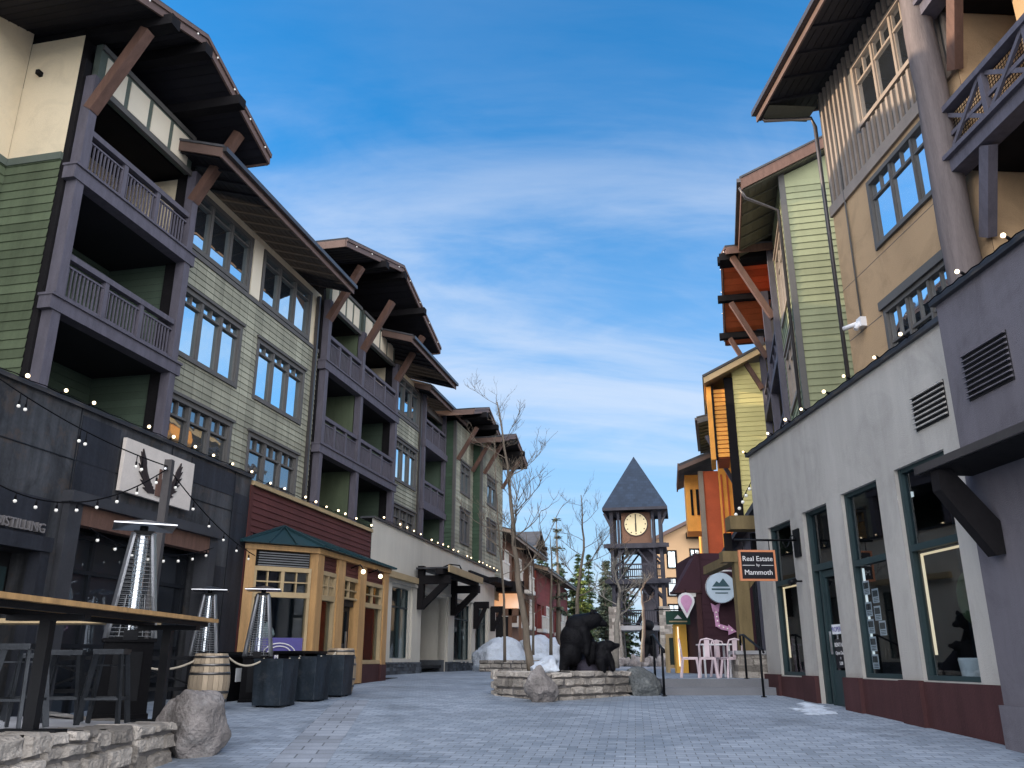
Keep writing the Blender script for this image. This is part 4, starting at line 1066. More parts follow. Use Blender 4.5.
# balcony part
rc = MB(); wall(rc, V, -16, -6.7, 5.3, 14.5, -2.0, []); rc.q(V, (-6.71, -2, 5.3), (-6.71, 0, 5.3), (-6.71, 0, 14.5), (-6.71, -2, 14.5)); rc.build('recess_wall', 'tan_stucco', rl)
boxpart('pier', 'tan_stucco', rl, V, (-8.2, -7.5, -1.95, -.55, 5.3, 14)); core('inner_wall', rl, V, -16, -6.4, -6, -2.3, 5.3, 14.5)
for z0 in (8.86, 11.95):
    bal = boxpart('balcony', 'timber_grey', rl, V, (-16, -6.55, .12, .42, z0, z0 + .22), (-16, -6.72, -1.98, .12, z0 + .05, z0 + .2), (-16, -6.45, .1, .5, z0 + .222, z0 + .3))
    boxpart('soffit', 'timber_dark', bal, V, (-16, -6.73, -1.95, .11, z0 + .0, z0 + .045))
    rb = MB(); zr0, zr1 = z0 + .32, z0 + 1.22
    rb.box(V, -16, -6.5, .2, .38, zr1 - .1, zr1); rb.box(V, -16, -6.5, .24, .34, zr0 + .02, zr0 + .1); 
    s_ = -6.55
    while s_ > -13:
        rb.box(V, s_ - .05, s_ + .05, .24, .34, zr0, zr1 - .1)
        e = s_ - 1.05; zm = (zr0 + zr1 - .1) / 2
        rb.beam(V.P(s_ - .05, .3, zr0 + .1), V.P(e + .05, .3, zr1 - .1), .05, .07); rb.beam(V.P(s_ - .05, .27, zr1 - .1), V.P(e + .05, .27, zr0 + .1), .05, .07)
        rb.box(V, e + .05, s_ - .05, .255, .3, zm - .035, zm + .035); s_ = e
    ro_ = rb.build('railing', 'timber_grey', bal)
    ms = MB(); s_ = -6.6
    while s_ > -12:
        ms.box(V, s_ - .005, s_ + .005, .2, .206, zr0 + .1, zr1 - .1); s_ -= .06
    for k in range(13): ms.box(V, -12, -6.55, .207, .213, zr0 + .12 + k * .06, zr0 + .13 + k * .06)
    ms.build('wire_mesh', 'black_steel', ro_)
    for s_ in (-7.25, -10.): brace(rl, V, s_ + .55, .05, z0 - 1.15, .3, z0 - .02, .16, .2, 'timber_brown' if z0 > 10 else 'timber_grey', ds=-.75)
q = MB(); pts = []; n = 14
for i in range(n + 1):
    z = 5.4 + 9 * i / n; pts.append(V.P(-6.42 + .015 * math.sin(i * 2.1), .34 + .012 * math.cos(i * 1.3), z))
q.tube(pts, [.27 - .003 * i + .006 * math.sin(i * 3.1) for i in range(n + 1)], 20); q.build('log_column', 'log', rl)
eave(rl, V, -14, -1.2, 13.72, 1.25, -5, 1.5, m_s='soffit', m_f='fascia', battens=.8)
boxpart('soffit_panel', 'soffit_olive', rl, V, (-1.78, -1.22, .05, 1.15, 13.69, 13.71))
q = MB(); q.tube([V.P(-1.28, 1.24, 13.9), V.P(-1.3, 1.1, 13.62), V.P(-1.62, .12, 13.5), V.P(-1.72, .1, 13.2), V.P(-1.72, .1, 6.0)], .045, 8); q.build('downpipe', 'gutter', rl)
q = MB(); q.tube([V.P(-2.5, .05, 13.), V.P(-2.5, .05, 8.05)], .02, 6); q.build('conduit', 'trim_taupe', rl)
sc = thing('security_camera', V.P(-2.3, .2, 7.9), 'white security camera on the tan stucco wall', 'camera')
q = MB(); q.box(V, -2.6, -2.4, 0, .12, 7.9, 8.1); q.build('junction_box', 'white_paint', sc); q = MB(); q.tube([V.P(-2.45, .12, 8.0), V.P(-2.2, .3, 7.98)], .05, 8); q.tube([V.P(-2.5, .1, 8.), V.P(-2.5, .2, 7.85)], .05, 8); q.build('camera_body', 'white_paint', sc)

# ------------------------------------------------------------------ green gabled lodge behind it
G = Fr(7.72, 21.2, 13.3, -1)
GE = Fr(7.72, 21.2, 13.3 + 90, 1)
gl = thing('green_lodge', G.P(5, -4, .9), 'pale green clapboard lodge with a red-boarded gable on the right', 'building')
mb = MB(); wall(mb, GE, .0, 4, 4.2, 14.6, 0, [], course=.2, lap=.022); mb.q(GE, (0, .0, 14.6), (4, .0, 14.6), (4, .0, 16.4), (0, .0, 14.75)); mb.build('siding_wall', 'pale_green_siding', gl)
boxpart('corner_board', 'trim_taupe', gl, GE, (-.03, .13, -.1, .035, 4.2, 15.3)); boxpart('corner_board', 'trim_green', gl, G, (0.0, .16, -.1, .035, 4.2, 15.3))
HW = [(.6, 3.2, 8.6, 10.3), (.6, 3.2, 11.4, 13.6), (.6, 3.2, 6.2, 7.7)]
mb = MB(); wall(mb, G, 0.01, 3.9, 4.2, 14.75, 0, HW, course=.2); mb.build('siding_wall', 'pale_green_siding', gl)
for h in HW: window(gl, G, *h, d=0, n=3, transom=.2, sub=2, m='fascia_light')
core('inner_wall', gl, G, .1, 12, -5, -.3, 4.2, 15.)
# balcony tier under the gable
rc = MB(); wall(rc, G, 3.9, 11.8, 4.2, 15.4, -.5, [], course=.2); rc.build('recess_wall', 'rust_red_wood', gl)
for z0 in (7.8, 10.6):
    bal = boxpart('balcony', 'timber_grey', gl, G, (3.9, 11.8, -.3, .2, z0, z0 + .25)); 
    for a, b in ((4.0, 7.8), (7.9, 11.7)):
        rb = MB(); rb.box(G, a, b, .02, .14, z0 + 1.15, z0 + 1.25); rb.box(G, a, b, .04, .12, z0 + .3, z0 + .36)
        k = a
        while k < b - .1: rb.beam(G.P(k, .08, z0 + .35), G.P(min(k + .95, b), .08, z0 + 1.15), .05, .06); rb.beam(G.P(k, .06, z0 + 1.15), G.P(min(k + .95, b), .06, z0 + .35), .05, .06); k += .95
        rb.build('railing', 'timber_grey', bal)
for s_ in (3.95, 7.85, 11.75): boxpart('post', 'timber_grey', gl, G, (s_ - .12, s_ + .12, -.05, .2, 4.2, 14.6))
eave(gl, G, -.35, 4.4, 14.35, 1.1, -3, 1.75, th=.3, m_s='soffit_olive', m_f='timber_brown', battens=.75)
gable(gl, G, 3.6, 12.4, 14.3, 8.0, 16.2, 1.5, -4, m_s='red_soffit', m_f='timber_brown', purlins=(.4, .85))
for s_ in (4.0, 7.9, 11.7): brace(gl, G, s_, .2, 12.0, 1.3, 14.3, .18, .22)
q = MB(); q.tube([G.P(-.3, 1.15, 14.4), G.P(-.2, 1.0, 14.1), G.P(0.2, .1, 13.8), G.P(.22, .1, 5.5)], .045, 8); q.build('downpipe', 'gutter', gl)
# ground floor of that lodge
mb = MB(); wall(mb, Fr(6.35, 20.6, 9, -1), 0, 12, .6, 5.2, 0, [(1, 2.6, 1.2, 3.8), (4, 6, 1.2, 3.8)]); mb.build('wall', 'mauve_stucco', gl)
GF = Fr(6.35, 20.6, 9, -1)
window(gl, GF, 1, 2.6, 1.2, 3.8, n=2, pane='dark_pane', m='black_frame'); window(gl, GF, 4, 6, 1.2, 3.8, n=2, pane='dark_pane', m='black_frame')
core('inner_wall', gl, GF, .1, 12, -4, -.3, .6, 5.2); boxpart('terrace_roof', 'shingle_roof', gl, GF, (0, 12, -4, .3, 5.2, 5.35)); 
mb = MB(); wall(mb, Fr(GF.ox, GF.oy, 99, 1), 0, 3, .6, 5.2, 0, []); mb.build('wall', 'mauve_stucco', gl)

# yellow lodge with orange louvred bay
yl = thing('yellow_lodge', (10.5, 35, 1.), 'yellow clapboard lodge end with an orange slatted bay under its eave', 'building')
Y = Fr(9.12, 33., 13.3, -1); YE = Fr(9.12, 33., 103.3, 1)
mb = MB(); wall(mb, YE, 0, 3.5, 4.5, 13.2, 0, [], course=.2, lap=.022); mb.build('siding_wall', 'yellow_siding', yl)
boxpart('corner_board', 'timber_dark', yl, YE, (-.34, .0, -.3, .05, 4.5, 12.6)); mb = MB(); wall(mb, Y, 0, 8, 4.5, 13., 0, [(1, 3, 9, 11), (1, 3, 6, 8)], course=.2); mb.build('siding_wall', 'yellow_siding', yl)
core('inner_wall', yl, Y, .1, 8, -4, -.3, 4.5, 13)
for z0, z1 in ((9, 11), (6, 8)): window(yl, Y, 1, 3, z0, z1, n=2)
mb = MB()
for i in range(16): mb.r = rng.random(); mb.box(YE, -.80, -.345, -.12, -.02, 9.3 + i * .18, 9.3 + i * .18 + .145)
mb.build('slatted_screen', 'orange_wood', yl); boxpart('screen_back', 'rust_red_wood', yl, YE, (-.8, -.345, -2.0, -.13, 9.25, 12.2))
boxpart('screen_frame', 'timber_dark', yl, YE, (-.88, -.80, -.2, .04, 9.2, 12.3)); boxpart('screen_frame', 'orange_wood', yl, YE, (-1.08, -.89, -2, .02, 9.2, 12.3))
r = MB(); r.prism(YE, [(-1.15, 12.3), (2.8, 14.2), (2.8, 14.45), (-1.15, 12.55)], .5, -7); r.build('roof', 'fascia_tan', yl)
r = MB(); r.prism(YE, [(-1.2, 12.56), (2.8, 14.46), (2.8, 14.56), (-1.2, 12.66)], .52, -7); r.build('roof', 'shingle_roof', yl)
eave(yl, Y, 3.0, 9, 11.6, 1.55, -2, .7, m_s='soffit_olive', m_f='trim_taupe')
brace(yl, Y, 2.8, .1, 8.6, 1.2, 10.9, .16, .2, 'timber_grey')
# orange lodge beyond
ol = thing('orange_lodge', (11, 44, 1.), 'orange and rust-red boarded lodge beyond the yellow one', 'building')
OE = Fr(9.45, 41, 100, 1); OF = Fr(9.45, 41, 10, -1)
mb = MB(); wall(mb, OE, .0, .75, 5., 10.4, 0, []); mb.build('wall', 'rust_red_wood', ol); mb = MB(); wall(mb, OE, .75, 4, 4., 11.4, .01, []); mb.build('wall', 'orange_wood', ol)
b = MB()
for i in range(8): b.box(OE, .85 + i * .28, .93 + i * .28, .0, .07, 6.9, 10.2)
b.build('batten', 'rust_red_wood', ol); boxpart('band', 'orange_wood', ol, OE, (.75, 4, .0, .09, 6.1, 6.85)); boxpart('corner_post', 'fascia_light', ol, OE, (-.22, .02, -.2, .1, 4.5, 10.4)); boxpart('teal_band', 'teal_panel', ol, OE, (.8, 3.5, .0, .12, 4.4, 5.7))
mb = MB(); wall(mb, OF, 0, 9, 4.5, 10.4, 0, []); mb.build('wall', 'orange_wood', ol); core('inner_wall', ol, OF, .1, 9, -4, -.2, 1, 10)
bay = boxpart('bay', 'orange_wood', ol, OE, (-.85, -.05, -3.0, -1.0, 7.6, 10.45)); boxpart('window', 'timber_dark', bay, OE, (-.62, -.5, -1.0, -.96, 8.4, 9.7), (-.34, -.2, -1.0, -.96, 8.4, 9.7))
r = MB(); r.prism(OE, [(-1.15, 10.45), (.8, 11.2), (.8, 11.45), (-1.15, 10.7)], .6, -5); r.build('roof', 'shingle_roof', ol); boxpart('fascia', 'timber_brown', ol, OE, (-1.2, -1.13, -5, .62, 10.35, 10.72)); r = MB(); r.prism(OE, [(-1.15, 10.35), (.8, 11.1), (.8, 11.3), (-1.15, 10.55)], .61, .68); r.build('rake_board', 'fascia', ol)
boxpart('wall', 'rust_red_wood', ol, OE, (-.05, 4, -8, -.1, 1., 5.))

# timber porch frame on a stone pillar at the end of the grey row
tp = thing('timber_porch', (5.4, 20.6, PZ), 'olive timber post and beams standing on the low stone pillar', 'porch')
TW = Fr(5.0, 20.3, 90, 1)
def tw(*b): return (b[0] - 5.0, b[1] - 5.0, b[2], b[3], b[4], b[5])
boxpart('post', 'timber_olive', tp, TW, tw(5.25, 5.55, -.15, .15, 1.7, 3.7)); boxpart('post', 'timber_dark', tp, TW, tw(5.2, 5.36, -.5, -.34, 3.8, 4.45), tw(5.85, 6., -.5, -.34, 3.8, 4.45))
boxpart('beam', 'timber_olive', tp, TW, tw(4.98, 6.3, -.18, .18, 3.7, 3.95)); boxpart('beam', 'timber_olive', tp, TW, tw(5.2, 6.2, -.25, .25, 4.46, 4.78)); boxpart('beam', 'timber_olive', tp, TW, tw(5.25, 5.5, -3.2, -.2, 3.72, 3.94))
mb = MB(); mb.beam(TW.P(.45, 0, 3.1), TW.P(.95, 0, 3.7), .2, .2); mb.build('brace', 'timber_olive', tp)
sp = thing('stone_pillar', (5.45, 20.1, PZ), 'low stone pillar with a flat cap under the timber post', 'pillar')
SPF = Fr(5.05, 19.75, 90, 1); ledgestone(sp, SPF, 0, .85, PZ, 1.62, -.6, 0, m='stone', rowh=(.12, .17), wid=(.25, .5)); 
ledgestone(sp, Fr(5.05, 19.75, 0, -1), 0, .6, PZ, 1.62, -.3, 0, m='stone', rowh=(.12, .17), wid=(.2, .4)); boxpart('cap', 'concrete', sp, SPF, (-.05, .9, -.65, .05, 1.62, 1.7))
# maroon kiosk with a sloped hood
mk = thing('maroon_kiosk', (6.2, 27, PZ), 'dark maroon walk-up shop wall with a sloping side hood', 'kiosk')
MF = Fr(5.55, 26., 90, 1)
mb = MB(); wall(mb, MF, 0, 2.2, PZ, 4.6, 0, [], course=.22, lap=.01); mb.build('wall', 'maroon_wall', mk)
boxpart('wall', 'maroon_wall', mk, MF, (0, 2.2, -3, -.1, PZ, 4.58)); boxpart('door_frame', 'trim_white', mk, MF, (-.25, -.02, .02, .06, 3.3, 3.42)); boxpart('jamb', 'maroon_base', mk, MF, (-.03, .12, -.05, .06, PZ, 3.4))
h = MB(); h.prism(MF, [(-.62, 3.5), (.15, 3.5), (.15, 4.62), (.08, 4.62)], .05, -.7); h.build('hood', 'maroon_wall', mk)
boxpart('hood_edge', 'maroon_base', mk, MF, (-.66, .15, -.75, .08, 3.42, 3.5)); 
b = MB(); b.ball(MF.P(.1, .1, 4.62), .06, 8); b.build('bulb', 'bulb_white', mk)
rsn = thing('round_sign', MF.P(.68, .1, 3.1), 'round pale blue hanging sign on the maroon wall', 'sign')
q = MB(); q.tube([MF.P(.68, .25, 3.55), MF.P(.68, .31, 3.55)], .44, 28, smooth=False); q.build('disc', 'sign_round', rsn)
q = MB(); q.tube([MF.P(.68, .24, 3.55), MF.P(.68, .318, 3.55)], .455, 28, cap=False); q.build('rim', 'white_paint', rsn)
q = MB(); q.prism(MF, [(.42, 3.58), (.56, 3.74), (.64, 3.68), (.76, 3.82), (.94, 3.58)], .31, .318); q.build('mountain_emblem', 'teal_panel', rsn)
boxpart('lettering', 'teal_panel', rsn, MF, (.4, .96, .31, .318, 3.48, 3.53), (.5, .88, .31, .318, 3.38, 3.41)); q = MB(); q.tube([MF.P(.25, .2, 4.05), MF.P(1.3, .2, 4.05)], .03, 6); q.tube([MF.P(.68, .28, 4.05), MF.P(.68, .28, 3.97)], .02, 6); q.build('iron_arm', 'white_paint', rsn)
ar = thing('arrow_sign', MF.P(.7, .05, 2.4), 'pink bent arrow sign with bulbs on the maroon wall', 'sign')
ap = [(.5, 3.02), (.6, 2.9), (.5, 2.95)]
q = MB(); q.prism(MF, [(.52, 3.05), (.40, 3.12), (.45, 2.86), (.52, 2.92)], .03, .07); q.prism(MF, [(.52, 3.05), (.68, 3.12), (.62, 2.86), (.52, 2.92)], .031, .071)
q.prism(MF, [(.47, 2.92), (.6, 2.92), (.62, 2.5), (.5, 2.44)], .03, .07); q.prism(MF, [(.5, 2.46), (.62, 2.52), (.92, 2.43), (.9, 2.31), (.66, 2.36)], .032, .072); q.prism(MF, [(.88, 2.5), (1.1, 2.3), (.86, 2.2)], .033, .073); q.build('arrow', 'sign_pink', ar)
q = MB()
for p in ((.54, 2.85), (.55, 2.72), (.56, 2.6), (.6, 2.46), (.72, 2.42), (.84, 2.38), (.97, 2.34)): q.ball(MF.P(p[0], .08, p[1]), .028, 6)
q.build('bulb', 'bulb_white', ar)
pk = thing('cone_sign', MF.P(-.35, .1, 2.7), 'pink pointed pin-shaped sign hanging under the maroon hood', 'sign')
q = MB(); q.prism(MF, [(-.35 + .25 * math.cos(a), 3.18 + .24 * math.sin(a)) for a in [R(-30 + 240 * i / 12) for i in range(13)]] + [(-.35, 2.68)], .1, .16); q.build('outline', 'white_paint', pk)
q = MB(); q.prism(MF, [(-.35 + .17 * math.cos(a), 3.18 + .17 * math.sin(a)) for a in [R(-30 + 240 * i / 12) for i in range(13)]] + [(-.35, 2.82)], .161, .18); q.build('panel', 'sign_pink', pk)
q = MB(); q.tube([MF.P(-.35, .13, 3.4), MF.P(-.35, .13, 3.5)], .015, 6); q.build('hanger', 'black_steel', pk)
gs = thing('green_sign', MF.P(-.3, -1.2, 2.6), 'small dark green wooden sign under the maroon hood', 'sign')
boxpart('board', 'sign_green', gs, MF, (-.75, .0, -1.2, -1.15, 2.55, 2.95)); q = MB(); q.prism(MF, [(-.5, 2.72), (-.38, 2.84), (-.26, 2.72)], -1.15, -1.142); q.build('emblem', 'white_paint', gs); boxpart('lettering', 'fascia_tan', gs, MF, (-.66, -.1, -1.15, -1.142, 2.62, 2.66)); q = MB(); q.tube([MF.P(-1.1, -1.18, 3.0), MF.P(.05, -1.18, 3.0)], .02, 6); q.build('iron_arm', 'black_steel', gs)
lp_ = thing('lit_doorway_post', MF.P(-.15, -1.5, PZ), 'timber post coloured yellow as if lit beside the kiosk opening', 'post')
boxpart('post', 'lit_wood', lp_, MF, (-.42, -.05, -1.9, -1.6, PZ, 2.6)); boxpart('lamp', 'led_strip', lp_, MF, (-.34, -.3, -1.6, -1.57, PZ + .2, 2.5))
# ------------------------------------------------------------------ depth-aware placement (a pixel at a chosen real distance)
FPX, HZ, EYE = 840., 660., 1.5
PIT = math.atan((HZ - 384) / FPX)
def at(x, y, Yd):
    u, v = (x - 512) / FPX, (384 - y) / FPX
    dy, dz = math.cos(PIT) - v * math.sin(PIT), math.sin(PIT) + v * math.cos(PIT)
    t = Yd / dy
    return Vector((u * t, Yd, EYE + dz * t))

# ------------------------------------------------------------------ rocks, walls, snow
def rock_mb(c, r, seed=0, rough=.22, sub=5, flat=0.):
    bm = bmesh.new(); bmesh.ops.create_icosphere(bm, subdivisions=sub, radius=1)
    mb = MB(); o = Vector((seed * 3.1, seed * 1.7, seed * .9)); c = Vector(c)
    vs = []
    for v in bm.verts:
        p = v.co.copy()
        # cut a few flat facets, then roughen
        rr = random.Random(seed); 
        for k in range(7):
            n = Vector((rr.uniform(-1, 1), rr.uniform(-1, 1), rr.uniform(-.6, 1))).normalized(); h = rr.uniform(.62, .9)
            dd = p.dot(n)
            if dd > h: p -= n * (dd - h) * .85
        p *= 1 + rough * noise.noise(p * 1.5 + o) - rough * .4 * abs(noise.noise(p * 3. + o)) - rough * .12 * abs(noise.noise(p * 8 + o)) + rough * .12 * noise.noise(p * 20 + o)
        vs.append(c + Vector((p.x * r[0], p.y * r[1], p.z * r[2])))
    for f in bm.faces: mb.face([vs[v.index] for v in f.verts], None, True)
    bm.free(); return mb
def rock(name, m, c, r, label, cat, seed, rough=.22, group=None, parent=None):
    o = rock_mb(c, r, seed, rough).build(name, m, parent)
    if label: tag(o, label, cat, group)
    return o
def stonewall(name, path, z0f, h, thick, label, m='stone', rowh=(.12, .26), wid=(.22, .55), cap=True, cat='stone wall', ztop=None):
    """rubble wall along a path of (x, y): every stone a rough block inside one mesh"""
    t = thing(name, (path[0][0], path[0][1], z0f(path[0][1])), label, cat)
    st = MB(); mo = MB(); r_ = random.Random(int(path[0][0] * 91) + 5)
    for (xa, ya), (xb, yb) in zip(path, path[1:]):
        ln = math.hypot(xb - xa, yb - ya); az = math.degrees(math.atan2(xb - xa, yb - ya)); f = Fr(xa, ya, az, 1)
        zb = min(z0f(ya), z0f(yb)) - .08; zt = (ztop((ya + yb) / 2) if ztop else (z0f(ya) + z0f(yb)) / 2 + h)
        mo.box(f, -.02, ln + .02, -thick, -.035, zb, zt - .03)
        z = zb
        while z < zt - .03:
            hh = min(r_.uniform(*rowh), zt - z)
            if zt - z - hh < .07: hh = zt - z
            s_ = -.05
            while s_ < ln:
                w = r_.uniform(*wid); w = min(w, ln + .06 - s_)
                if w < .05: break
                st.r = r_.random(); g_ = .010; bul = r_.uniform(.0, .05)
                nx, nz = 9, 7; top = abs(z + hh - zt) < 1e-3
                grid = []
                sd = r_.uniform(0, 99)
                for j in range(nz + 1):
                    rw = []
                    for i in range(nx + 1):
                        u, v = i / nx, j / nz
                        ed = min(u, 1 - u, v * .8, (1 - v) * .8) * 5; ed = min(1, ed * 1.7) ** .7
                        ps = s_ + g_ + (w - 2 * g_) * u; pz = z + g_ + (hh - 2 * g_) * v
                        k = Vector((ps * 3, pz * 3, sd))
                        ps += .02 * noise.noise(k * 1.7); pz += .018 * noise.noise(k * 1.3 + Vector((5, 0, 0)))
                        pd = -.05 + ed * (.055 + bul) + .03 * noise.noise(k * 2.6) + .012 * noise.noise(k * 9)
                        rw.append(f.P(ps, pd, pz))
                    grid.append(rw)
                for j in range(nz):
                    for i in range(nx): st.face([grid[j][i], grid[j][i + 1], grid[j + 1][i + 1], grid[j + 1][i]], None, False)
                if top:   # the top stones run back over the wall
                    bk = [f.P(s_ + g_ + (w - 2 * g_) * i / nx, -thick, zt - g_ + .012 * noise.noise(Vector((i * .6, sd, 0)))) for i in range(nx + 1)]
                    for i in range(nx): st.face([grid[nz][i], grid[nz][i + 1], bk[i + 1], bk[i]], None, True)
                s_ += w
            z += hh
    mo.build('mortar', 'mortar', t); st.build('stone', m, t)
    return t

# patio terrace on the left
TZ = .86
TT = lambda y: .955 - .032 * (y - 6.6)
g = MB()
g.face([(x, y, TT(y) - .015) for x, y in ((-9, 3), (-4.3, 3), (-4.2, 6.7), (-4.05, 9.9), (-6.4, 12.6), (-9, 12.6))])
tag(g.build('patio_terrace', 'concrete'), kind='structure')
stonewall('patio_wall', [(-4.06, 4.0), (-3.98, 5.6), (-3.91, 6.8), (-3.87, 7.6), (-3.83, 8.4), (-3.79, 9.2), (-3.75, 10.05)], gz, .35, .42, 'low rubble stone wall along the edge of the raised bar patio', ztop=TT)
stonewall('patio_wall', [(-3.9, 10.3), (-6.4, 12.65)], gz, .3, .35, 'short rubble stone wall closing the far end of the bar patio')
rock('boulder', 'boulder', (-3.72, 10.5, .78), (.45, .44, .47), 'big grey boulder at the end of the patio stone wall', 'boulder', 11, .2)

# planter with the bears
PH = .52
stonewall('planter_wall', [(-.42, 19.3), (-.36, 18.7), (.55, 17.35)], gz, PH, .4, 'left stretch of the stone planter wall below the leaning tree', rowh=(.13, .22))
stonewall('planter_wall', [(.62, 17.2), (1.2, 17.55), (2.45, 18.7)], gz, PH, .4, 'right stretch of the stone planter wall below the bears', rowh=(.13, .22))
g = MB(); ring = [(-.35, 19.4), (-.2, 18.8), (.62, 17.5), (1.2, 17.8), (2.4, 18.9), (2.6, 20.2), (.6, 20.6)]
g.face([(x, y, 1.24) for x, y in ring]); tag(g.build('planter_soil', 'soil'), kind='structure')
rock('boulder', 'boulder', (.56, 17.15, 1.0), (.33, .34, .40), 'pale pointed boulder in the middle of the planter wall', 'boulder', 5, .25)
rock('boulder', 'boulder_dark', (2.78, 19.0, .98), (.46, .46, .42), 'dark rounded boulder at the right end of the planter', 'boulder', 23, .18)
rock('snow_pile', 'snow', (.75, 18.6, 1.32), (.42, .4, .24), 'small heap of melting snow in the planter beside the bear', 'snow', 8, .3)

BY = 18.4
def bz(zx, zy, dy=0.): return at(490 + zx / 5.69, 600 + zy / 5.69, BY + dy)
k = 1 / 266.
def E_(zx, zy, rx, rz, ry, dy=0., rot=0.): return ('e', bz(zx, zy, dy), (rx * k, ry * k, rz * k), rot)
def C_(a, b, r0, r1, dy0=0., dy1=None): return ('c', bz(*a, dy0), bz(*b, dy0 if dy1 is None else dy1), r0 * k, r1 * k)
bear = blob('bear_statue', 'bronze_black', None, [
    E_(462, 290, 66, 84, 70), E_(478, 220, 80, 84, 74), E_(500, 150, 72, 66, 66), E_(520, 200, 50, 80, 60), C_((505, 138), (585, 116), 56, 46),
    E_(592, 112, 46, 44, 42), C_((612, 122), (652, 136), 27, 16), E_(582, 68, 14, 17, 8, -.12), E_(596, 69, 14, 17, 8, .12),
    C_((440, 310), (420, 370), 42, 26, -.12), C_((420, 370), (414, 402), 26, 24, -.12), C_((414, 404), (440, 406), 18, 14, -.12),
    C_((470, 310), (478, 360), 40, 26, .16), C_((478, 360), (470, 400), 26, 20, .16),
    C_((530, 180), (552, 250), 34, 24, -.16), C_((552, 250), (548, 300), 24, 20, -.16), C_((535, 180), (575, 240), 34, 24, .16), C_((575, 240), (590, 290), 24, 18, .16)], .014, 2)
tag(bear, 'big black bear statue standing with its front paws on a rock', 'bear statue')
rk = rock_mb(bz(575, 392, .35), (.56, .34, .46), 37, .25).build('statue_rock', 'statue_rock'); tag(rk, 'dark bronze rock the bear statues climb on', 'statue rock')
cub = blob('cub_statue', 'bronze_black', None, [
    E_(640, 325, 46, 72, 44, -.1), E_(645, 275, 42, 40, 40, -.1), E_(678, 262, 34, 31, 32, -.1), C_((690, 264), (730, 258), 23, 11, -.1), E_(662, 234, 9, 10, 7, -.18), E_(668, 236, 9, 10, 7, -.02),
    C_((665, 300), (692, 350), 24, 17, -.16), C_((692, 350), (700, 392), 17, 15, -.16), C_((650, 340), (655, 400), 30, 22, .0), C_((630, 350), (640, 400), 32, 22, -.2)], .016, 3)
tag(cub, 'black bear cub statue looking right on the right side of the rock', 'bear statue')
cub = blob('cub_statue', 'bronze_black', None, [
    E_(575, 305, 36, 58, 36, .02), E_(585, 258, 29, 29, 29, .02), C_((592, 258), (615, 250), 16, 9, .12), E_(582, 226, 8, 11, 6, .05), E_(590, 228, 8, 11, 6, .18), C_((585, 290), (610, 330), 16, 12, .1), C_((565, 330), (560, 370), 20, 15, .1)], .016, 3)
tag(cub, 'small black bear cub statue climbing between the big bear and the other cub', 'bear statue')

# snow banks and low stone wall further along the left
rock('snow_pile', 'snow', (-.35, 37.4, 1.45), (1.35, 1.5, .95), 'grey-white ploughed snow bank against the end of the stucco row', 'snow', 41, .3)
rock('snow_pile', 'snow', (1.35, 42, 1.5), (1.15, 2.2, 1.3), 'tall smooth snow bank behind the leaning bare tree', 'snow', 43, .34)
rock('snow_pile', 'snow', (3.0, 43.5, 1.2), (1.2, 1.6, .4), 'low snow heap beyond the bear planter', 'snow', 44, .25)
stonewall('low_wall', [(-1.3, 35.6), (1.0, 34.6)], gz, .45, .4, 'low stone wall in front of the snow bank', m='stone', rowh=(.1, .2))
stonewall('low_wall', [(1.1, 40.0), (3.6, 41)], gz, .45, .4, 'low stone wall beyond the planter and the thin trunks', m='stone', rowh=(.1, .2))
g = MB()
r_ = random.Random(3)
sx, sy = 5.2, 15.6
for k_ in range(6):
    cx, cy = sx - .25 + .11 * k_ + .12 * math.sin(k_ * 2.3), sy - .85 + .36 * k_; sz_ = (.5, .9, 1., .7, .85, .45)[k_]
    pts = [(cx + sz_ * (.12 + .30 * r_.random()) * math.cos(a), cy + sz_ * (.14 + .30 * r_.random()) * math.sin(a)) for a in [6.2832 * i / 14 for i in range(14)]]
    c = (cx, cy, gz(cy) + .035)
    for p, q in zip(pts, pts[1:] + pts[:1]): g.face([(p[0], p[1], gz(p[1]) + .004), (q[0], q[1], gz(q[1]) + .004), c], None, True)
tag(g.build('snow_patch', 'snow'), 'thin patch of old snow in front of the teal shop door', 'snow')

# ------------------------------------------------------------------ patio furniture
tb = thing('bar_table', (-4.05, 9, TZ), 'long high bar table with honey timber top along the patio edge', 'table')
TF = Fr(-4.28, 6.0, 1.5, 1)
mb = MB()
for i in range(4): mb.r = rng.random(); mb.box(TF, -.6, 5.05, -.44 + .22 * i, -.44 + .22 * (i + 1) - .004, 1.945, 1.99)
mb.build('tabletop', 'honey_wood', tb); boxpart('apron', 'black_steel', tb, TF, (-.5, 4.9, -.36, -.31, 1.89, 1.943), (-.5, 4.9, .31, .36, 1.89, 1.943))
for s_ in (1.95, 4.6):
    mb = MB(); mb.beam(TF.P(s_, 0, TT(6 + s_) - .02), TF.P(s_, 0, 1.9), .10, .10); mb.box(TF, s_ - .06, s_ + .06, -.36, .36, 1.84, 1.9); mb.box(TF, s_ - .1, s_ + .1, -.28, .28, TT(6 + s_) - .015, TT(6 + s_) + .01); mb.build('leg', 'black_steel', tb)
t2 = thing('bar_table', (-6, 12, TZ), 'second bar table with a pale top set across the patio behind the first', 'table')
T2 = Fr(-7.6, 11.7, 88, 1)
boxpart('tabletop', 'fascia_tan', t2, T2, (0, 2.75, -.3, .3, 1.96, 2.02))
for s_ in (.3, 2.45): boxpart('leg', 'black_steel', t2, T2, (s_ - .04, s_ + .04, -.2, -.12, .78, 1.96), (s_ - .04, s_ + .04, .12, .2, .78, 1.96))

